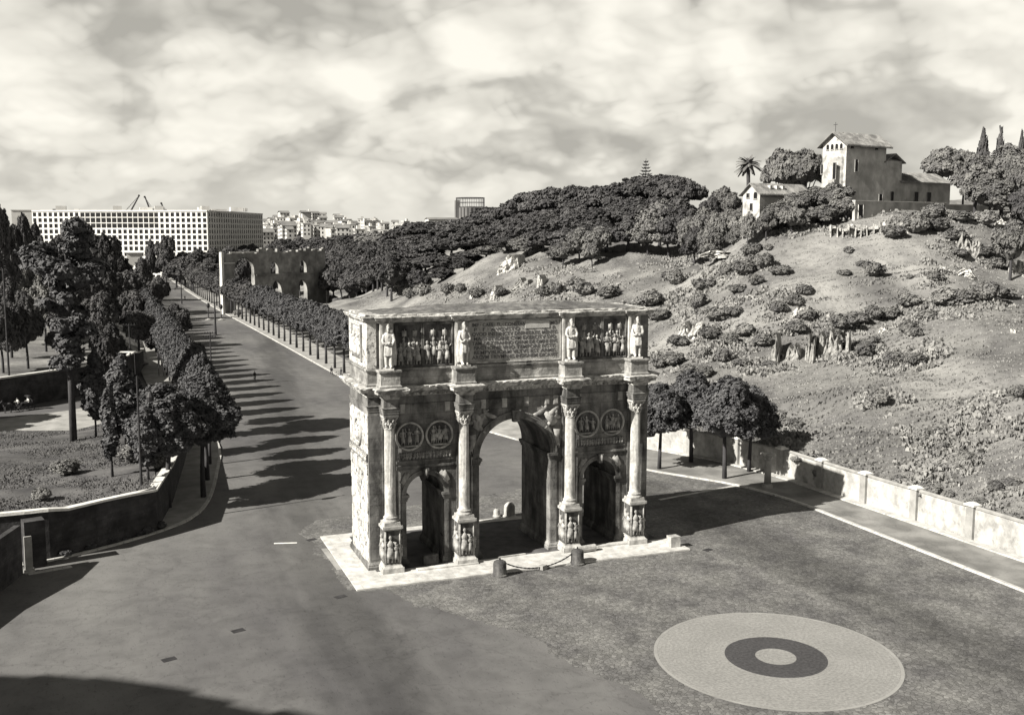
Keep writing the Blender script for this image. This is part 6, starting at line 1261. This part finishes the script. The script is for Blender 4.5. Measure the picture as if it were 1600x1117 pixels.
# ------------------------------------------------------------------ poles and lamps
def pole(px, py, h, r, label, arms=0, lamp=0, base=None, z=0.):
    p = gp(px, py, z) if base is None else base; t = thing('street_lamp' if lamp else 'utility_pole', label, 'street lamp' if lamp else 'pole', tuple(p)); mb = MB(); mb.tube([(0, 0, -.3), (0, 0, h*.3), (0, 0, h)], [r*1.3, r, r*.7], 8); mb.build('pole', 'iron_dark', t)
    for i in range(arms): mb = MB(); zz = h-.35-i*.7; mb.bx(-1.0, 1.0, -.06, .06, zz, zz+.14); [mb.ell((x, 0, zz+.25), (.09, .09, .14), 6, 5) for x in (-.9, -.4, .4, .9)]; mb.build('cross_arm', 'iron_dark', t)
    if lamp == 1: mb = MB(); mb.tube([(0, 0, h-1.8), (.7, 0, h-1.4), (1.1, 0, h-1.55)], .05, 6); mb.build('arm', 'iron_dark', t); mb = MB(); mb.lathe([(.12, 0), (.38, -.5), (.30, -.95), (.1, -1.0)], (1.1, 0, h-1.5), 10); mb.build('lantern', 'iron_dark', t)
    if lamp == 2: mb = MB(); mb.ell((0, 0, h), (.55, .4, .85), 10, 8); mb.build('lamp_head', 'iron_dark', t); mb = MB(); mb.lathe([(1.1, 0), (1.1, .18), (.7, .25), (.25, .5)], n=14); mb.build('base', 'wall_pier', t)
    return t
pole(337, 522, 9, .26, 'thick dark pole on the left kerb far up the avenue', 1); pole(331, 604, 10, .14, 'thin pole with cross arms rising from the left street trees', 2); pole(284, 474, 8, .24, 'dark pole at the far left kerb, second farthest', 1); pole(254, 462, 9, .24, 'farthest dark pole near the end of the avenue', 1)
pole(206, 612, 12, .13, 'thin pole by the side road behind the dark evergreens', 1); pole(17, 636, 22, .16, 'very tall thin pole at the left edge by the hillside wall'); p = mound_z(221, 757); pole(0, 0, 10.4, .11, 'tall street lamp with two hanging lanterns at the corner of the mound', lamp=1, base=p)
pole(326, 499, 4.6, .16, 'oval headed lamp on the left traffic island in the avenue', lamp=2); pole(346, 499, 4.2, .16, 'lamp on the right traffic island in the avenue', lamp=2); pole(246, 447, 4.8, .2, 'distant island lamp on the left of its pair', lamp=2); pole(260, 447, 4.8, .2, 'distant island lamp on the right of its pair', lamp=2)
# ------------------------------------------------------------------ people, bicycles, carriage
def person(loc, rz, pose, label, top='cloth_dark', h=1.72):
    t = thing('person', label, 'person', tuple(loc), rz); m = MB(); P = lambda *a: a
    sit = pose == 'ride'; hp = .92
    if sit: legs = [((-.1, 0, hp), (-.12, -.42, .82), (-.12, -.22, .36)), ((.1, 0, hp), (.12, -.34, .62), (.12, -.12, .18))]
    else: legs = [((-.1, 0, hp), (-.13, -.14, .5), (-.12, -.22, .06)), ((.1, 0, hp), (.12, .02, .48), (.12, .22, .08))]
    lean = -.22 if sit else -.03
    m.ell((0, lean-.02, 1.6), (.085, .105, .125), 10, 8); m.ell((0, lean-.12, 1.59), (.02, .03, .03), 6, 5); m.tube([(0, lean, 1.42), (0, lean, 1.52)], .055, 7); m.tube([(0, 0, hp-.05), (0, lean*.5, 1.2), (0, lean, 1.42)], [.15, .17, .12], 10)
    for l_ in legs: m.tube(l_, [.09, .065, .045], 7); f_ = l_[-1]; m.ell((f_[0], f_[1]-.07, f_[2]-.02), (.045, .12, .04), 7, 5)
    for s_ in (-1, 1):
        hand = (s_*.2, lean-.42, 1.12) if sit or pose == 'push' and s_ > 0 else (s_*.26, -.06*s_, .86)
        m.tube([(s_*.18, lean, 1.38), (s_*.27, lean*.6-.06, 1.14), hand], [.055, .045, .035], 7)
        for k in range(4): m.tube([hand, (hand[0]+s_*(-.03+.02*k), hand[1]-.03, hand[2]-.09)], [.013, .009], 5)
        m.tube([hand, (hand[0]-s_*.04, hand[1]-.03, hand[2]-.04)], [.013, .01], 5)
    fuse(m, 'body', 'skin', .022, t, sm=1)
    c = MB(); c.tube([(0, 0, hp-.02), (0, lean*.5, 1.2), (0, lean, 1.43)], [.175, .195, .14], 12)
    for s_ in (-1, 1): hand = (s_*.2, lean-.36, 1.14) if sit or pose == 'push' and s_ > 0 else (s_*.26, -.05*s_, .92); c.tube([(s_*.17, lean, 1.39), (s_*.27, lean*.6-.06, 1.14), hand], [.075, .065, .05], 8)
    fuse(c, 'jacket', top, .03, t); c = MB()
    for l_ in legs: c.tube([l_[0], l_[1], (l_[2][0], l_[2][1], l_[2][2]+.06)], [.115, .09, .075], 9)
    c.tube([(0, 0, hp-.12), (0, 0, hp+.1)], .17, 10); fuse(c, 'trousers', 'cloth_dark', .03, t); c = MB(); c.ell((0, lean+.01, 1.65), (.098, .115, .10), 10, 8); c.build('hair', 'hair', t, smooth=True); t.scale = (h/1.72,)*3; return t
def bicycle(loc, rz, label):
    t = thing('bicycle', label, 'bicycle', tuple(loc), rz)
    for y in (-.52, .52): mb = MB(); mb.tube([(0, y+.33*math.cos(k*math.pi/12), .34+.33*math.sin(k*math.pi/12)) for k in range(25)], .022, 5, False); [mb.tube([(0, y, .34), (0, y+.32*math.cos(k*1.05), .34+.32*math.sin(k*1.05))], .006, 4) for k in range(6)]; mb.build('wheel', 'iron_dark', t)
    mb = MB(); A1, B1, C1, D1_, E1 = (0, -.52, .34), (0, -.38, .92), (0, .18, .86), (0, .05, .32), (0, .52, .34)
    for a, b in ((A1, B1), (B1, C1), (C1, D1_), (D1_, B1), (D1_, E1), (C1, E1)): mb.tube([a, b], .018, 6)
    mb.build('frame', 'iron_dark', t); mb = MB(); mb.tube([(-.24, -.34, 1.0), (0, -.42, 1.0), (.24, -.34, 1.0)], .015, 5); mb.tube([B1, (0, -.42, 1.0)], .015, 5); mb.build('handlebar', 'iron_dark', t); mb = MB(); mb.ell((0, .2, .92), (.08, .14, .04), 8, 5); mb.build('saddle', 'iron_dark', t); return t
c1 = gp(398, 594); bicycle((c1[0], c1[1], .01), 0.1, 'bicycle ridden towards the arch in the open avenue'); person((c1[0], c1[1]+.2, .1), .1, 'ride', 'cyclist in dark clothes riding down the middle of the avenue')
c2 = gp(518, 586); person((c2[0], c2[1], .13), 2.6, 'walk', 'left one of two people in dark clothes on the right pavement, walking'); c3 = gp(533, 588); person((c3[0], c3[1], .13), 1.9, 'push', 'right one of two people on the right pavement, pushing a bicycle'); bicycle((c3[0]-.7, c3[1]+.1, .13), 1.7, 'bicycle pushed along the right pavement beside the two people')
c4 = gp(289, 468); bicycle((c4[0], c4[1], .01), 0, 'far bicycle close to the right kerb of the avenue'); person((c4[0], c4[1]+.2, .1), 0, 'ride', 'far cyclist in dark clothes near the right kerb of the avenue')
c5 = gp(262, 452); person((c5[0]+3, c5[1]-8, .01), 0, 'walk', 'tiny far walker standing by the distant traffic islands')
# horse drawn cab on the side road
hp_ = gp(34, 641); cr_ = thing('horse_carriage', 'open black horse carriage waiting under the hillside wall at the far left', 'carriage', tuple(hp_), math.atan2(lerp_tab(LW, -45)-lerp_tab(LW, -55), 10))
mb = MB(); mb.box((1.0, 0, 1.0), (1.7, 1.1, .5)); mb.box((1.6, 0, 1.45), (.25, 1.1, .7)); mb.box((-.1, 0, .85), (.8, .9, .12)); mb.box((-.45, 0, 1.25), (.5, .8, .12)); mb.build('body', 'iron_dark', cr_); mb = MB()
for k in range(7): a = .2+k*.2; mb.box((1.7-.75*math.sin(a)*.8, 0, 1.6+.65*math.sin(a*1.1)), (.5, 1.25, .08), 0)
mb.build('hood', 'cloth_dark', cr_)
for x, r in ((1.3, .55), (-.4, .42)):
    for y in (-.62, .62): mb = MB(); mb.tube([(x+r*math.cos(k*math.pi/10), y, r+r*math.sin(k*math.pi/10)) for k in range(21)], .04, 5, False); [mb.tube([(x, y, r), (x+r*math.cos(k*.785), y, r+r*math.sin(k*.785))], .018, 4) for k in range(8)]; mb.build('wheel', 'iron_dark', cr_)
mb = MB(); mb.tube([(-.4, .35, .8), (-2.8, .35, 1.0)], .035, 5); mb.tube([(-.4, -.35, .8), (-2.8, -.35, 1.0)], .035, 5); mb.build('shaft', 'iron_dark', cr_)
ht = thing('horse', 'brown cab horse harnessed before the open carriage at the far left', 'horse', tuple(hp_), cr_.rotation_euler.z); m = MB(); k = (-2.2, 0, 0)
m.ell((-1.95, 0, 1.22), (.42, .29, .34), 12, 8); m.ell((-2.55, 0, 1.22), (.38, .27, .36), 12, 8); m.tube([(-1.8, 0, 1.18), (-2.6, 0, 1.17)], [.30, .28], 12); m.tube([(-2.7, 0, 1.35), (-2.98, 0, 1.68), (-3.08, 0, 1.85)], [.23, .15, .12], 10); m.tube([(-3.0, 0, 1.9), (-3.25, 0, 1.72), (-3.42, 0, 1.58)], [.13, .10, .07], 9)
for y in (-.05, .05): m.tube([(-3.0, y, 1.98), (-2.99, y*1.3, 2.1)], [.035, .01], 5)
for y in (-.15, .15):
    m.tube([(-2.62, y, 1.1), (-2.64, y, .62), (-2.62, y, .1)], [.13, .065, .05], 8); m.ell((-2.65, y, .05), (.08, .06, .06), 7, 5); m.tube([(-1.75, y, 1.15), (-1.88, y, .82), (-1.68, y, .55), (-1.72, y, .1)], [.19, .12, .065, .05], 8); m.ell((-1.75, y, .05), (.08, .06, .06), 7, 5)
m.tube([(-1.55, 0, 1.38), (-1.42, 0, 1.1), (-1.45, 0, .6)], [.05, .07, .04], 7); fuse(m, 'body', 'bark', .03, ht); m = MB(); m.tube([(-2.68, 0, 1.55), (-2.85, 0, 1.78), (-2.98, 0, 1.98)], [.04, .05, .03], 6); m.build('mane', 'hair', ht)
d_ = Matrix.Rotation(cr_.rotation_euler.z, 4, 'Z') @ Vector((-.4, 0, .42)); dv = person((hp_[0]+d_.x, hp_[1]+d_.y, .42), cr_.rotation_euler.z-math.pi/2, 'ride', 'coachman in a white shirt sitting on the open carriage', 'cloth_white'); d_ = Matrix.Rotation(cr_.rotation_euler.z, 4, 'Z') @ Vector((1.3, 0, .35)); person((hp_[0]+d_.x, hp_[1]+d_.y, .35), cr_.rotation_euler.z-math.pi/2, 'ride', 'passenger dressed in white seated in the back of the carriage', 'cloth_white')
# ------------------------------------------------------------------ the amphitheatre on whose outer wall the photographer stands
am = thing('amphitheatre', 'great curved arcaded travertine wall of the ancient amphitheatre beside the viewpoint', 'amphitheatre')
pts_ = [(-150, -10), (-122, -21), (-105, -28), (-100.4, -30), (-94.4, -34.3), (-89.5, -38.4), (-86, -42), (-78, -53), (-70, -63), (-61, -73), (-53, -83)]
pts_ = smooth_line(pts_, 1); mbs = []
for tier, (z0_, z1_, ht_) in enumerate(((0, 11.5, 7), (11.5, 22.5, 7), (22.5, 33, 6.6), (33, 45, 0))):
    L_ = 0
    for i in range(len(pts_)-1):
        a, b = Vector(pts_[i]), Vector(pts_[i+1]); v = b-a; l_ = v.length; n = max(1, int(l_/6.8)); 
        if tier == 3 and a.x > -66: continue
        if tier == 2 and a.x > -54: continue
        for k in range(n):
            w_ = l_/n; z1v = z1_-z0_-(rnd.uniform(0, 1.0)+(2.2 if a.x > -90 and k % 2 else 0) if tier == 3 else 0); m = arcade(0, w_, z1v, 0, 3.0, [(w_/2, 2.1, ht_-2.1)], 8) if ht_ else MB().bx(0, w_, 0, 3, 0, z1v); ang = math.atan2(v.y, v.x); o_ = a+v*(k/n)
            m.xf(Matrix.Translation((o_.x, o_.y, z0_)) @ Matrix.Rotation(ang, 4, 'Z')); mbs.append(m)
mb = MB(); [mb.add(m.v, m.f) for m in mbs]; mb.build('arcade_wall', 'travertine', am)
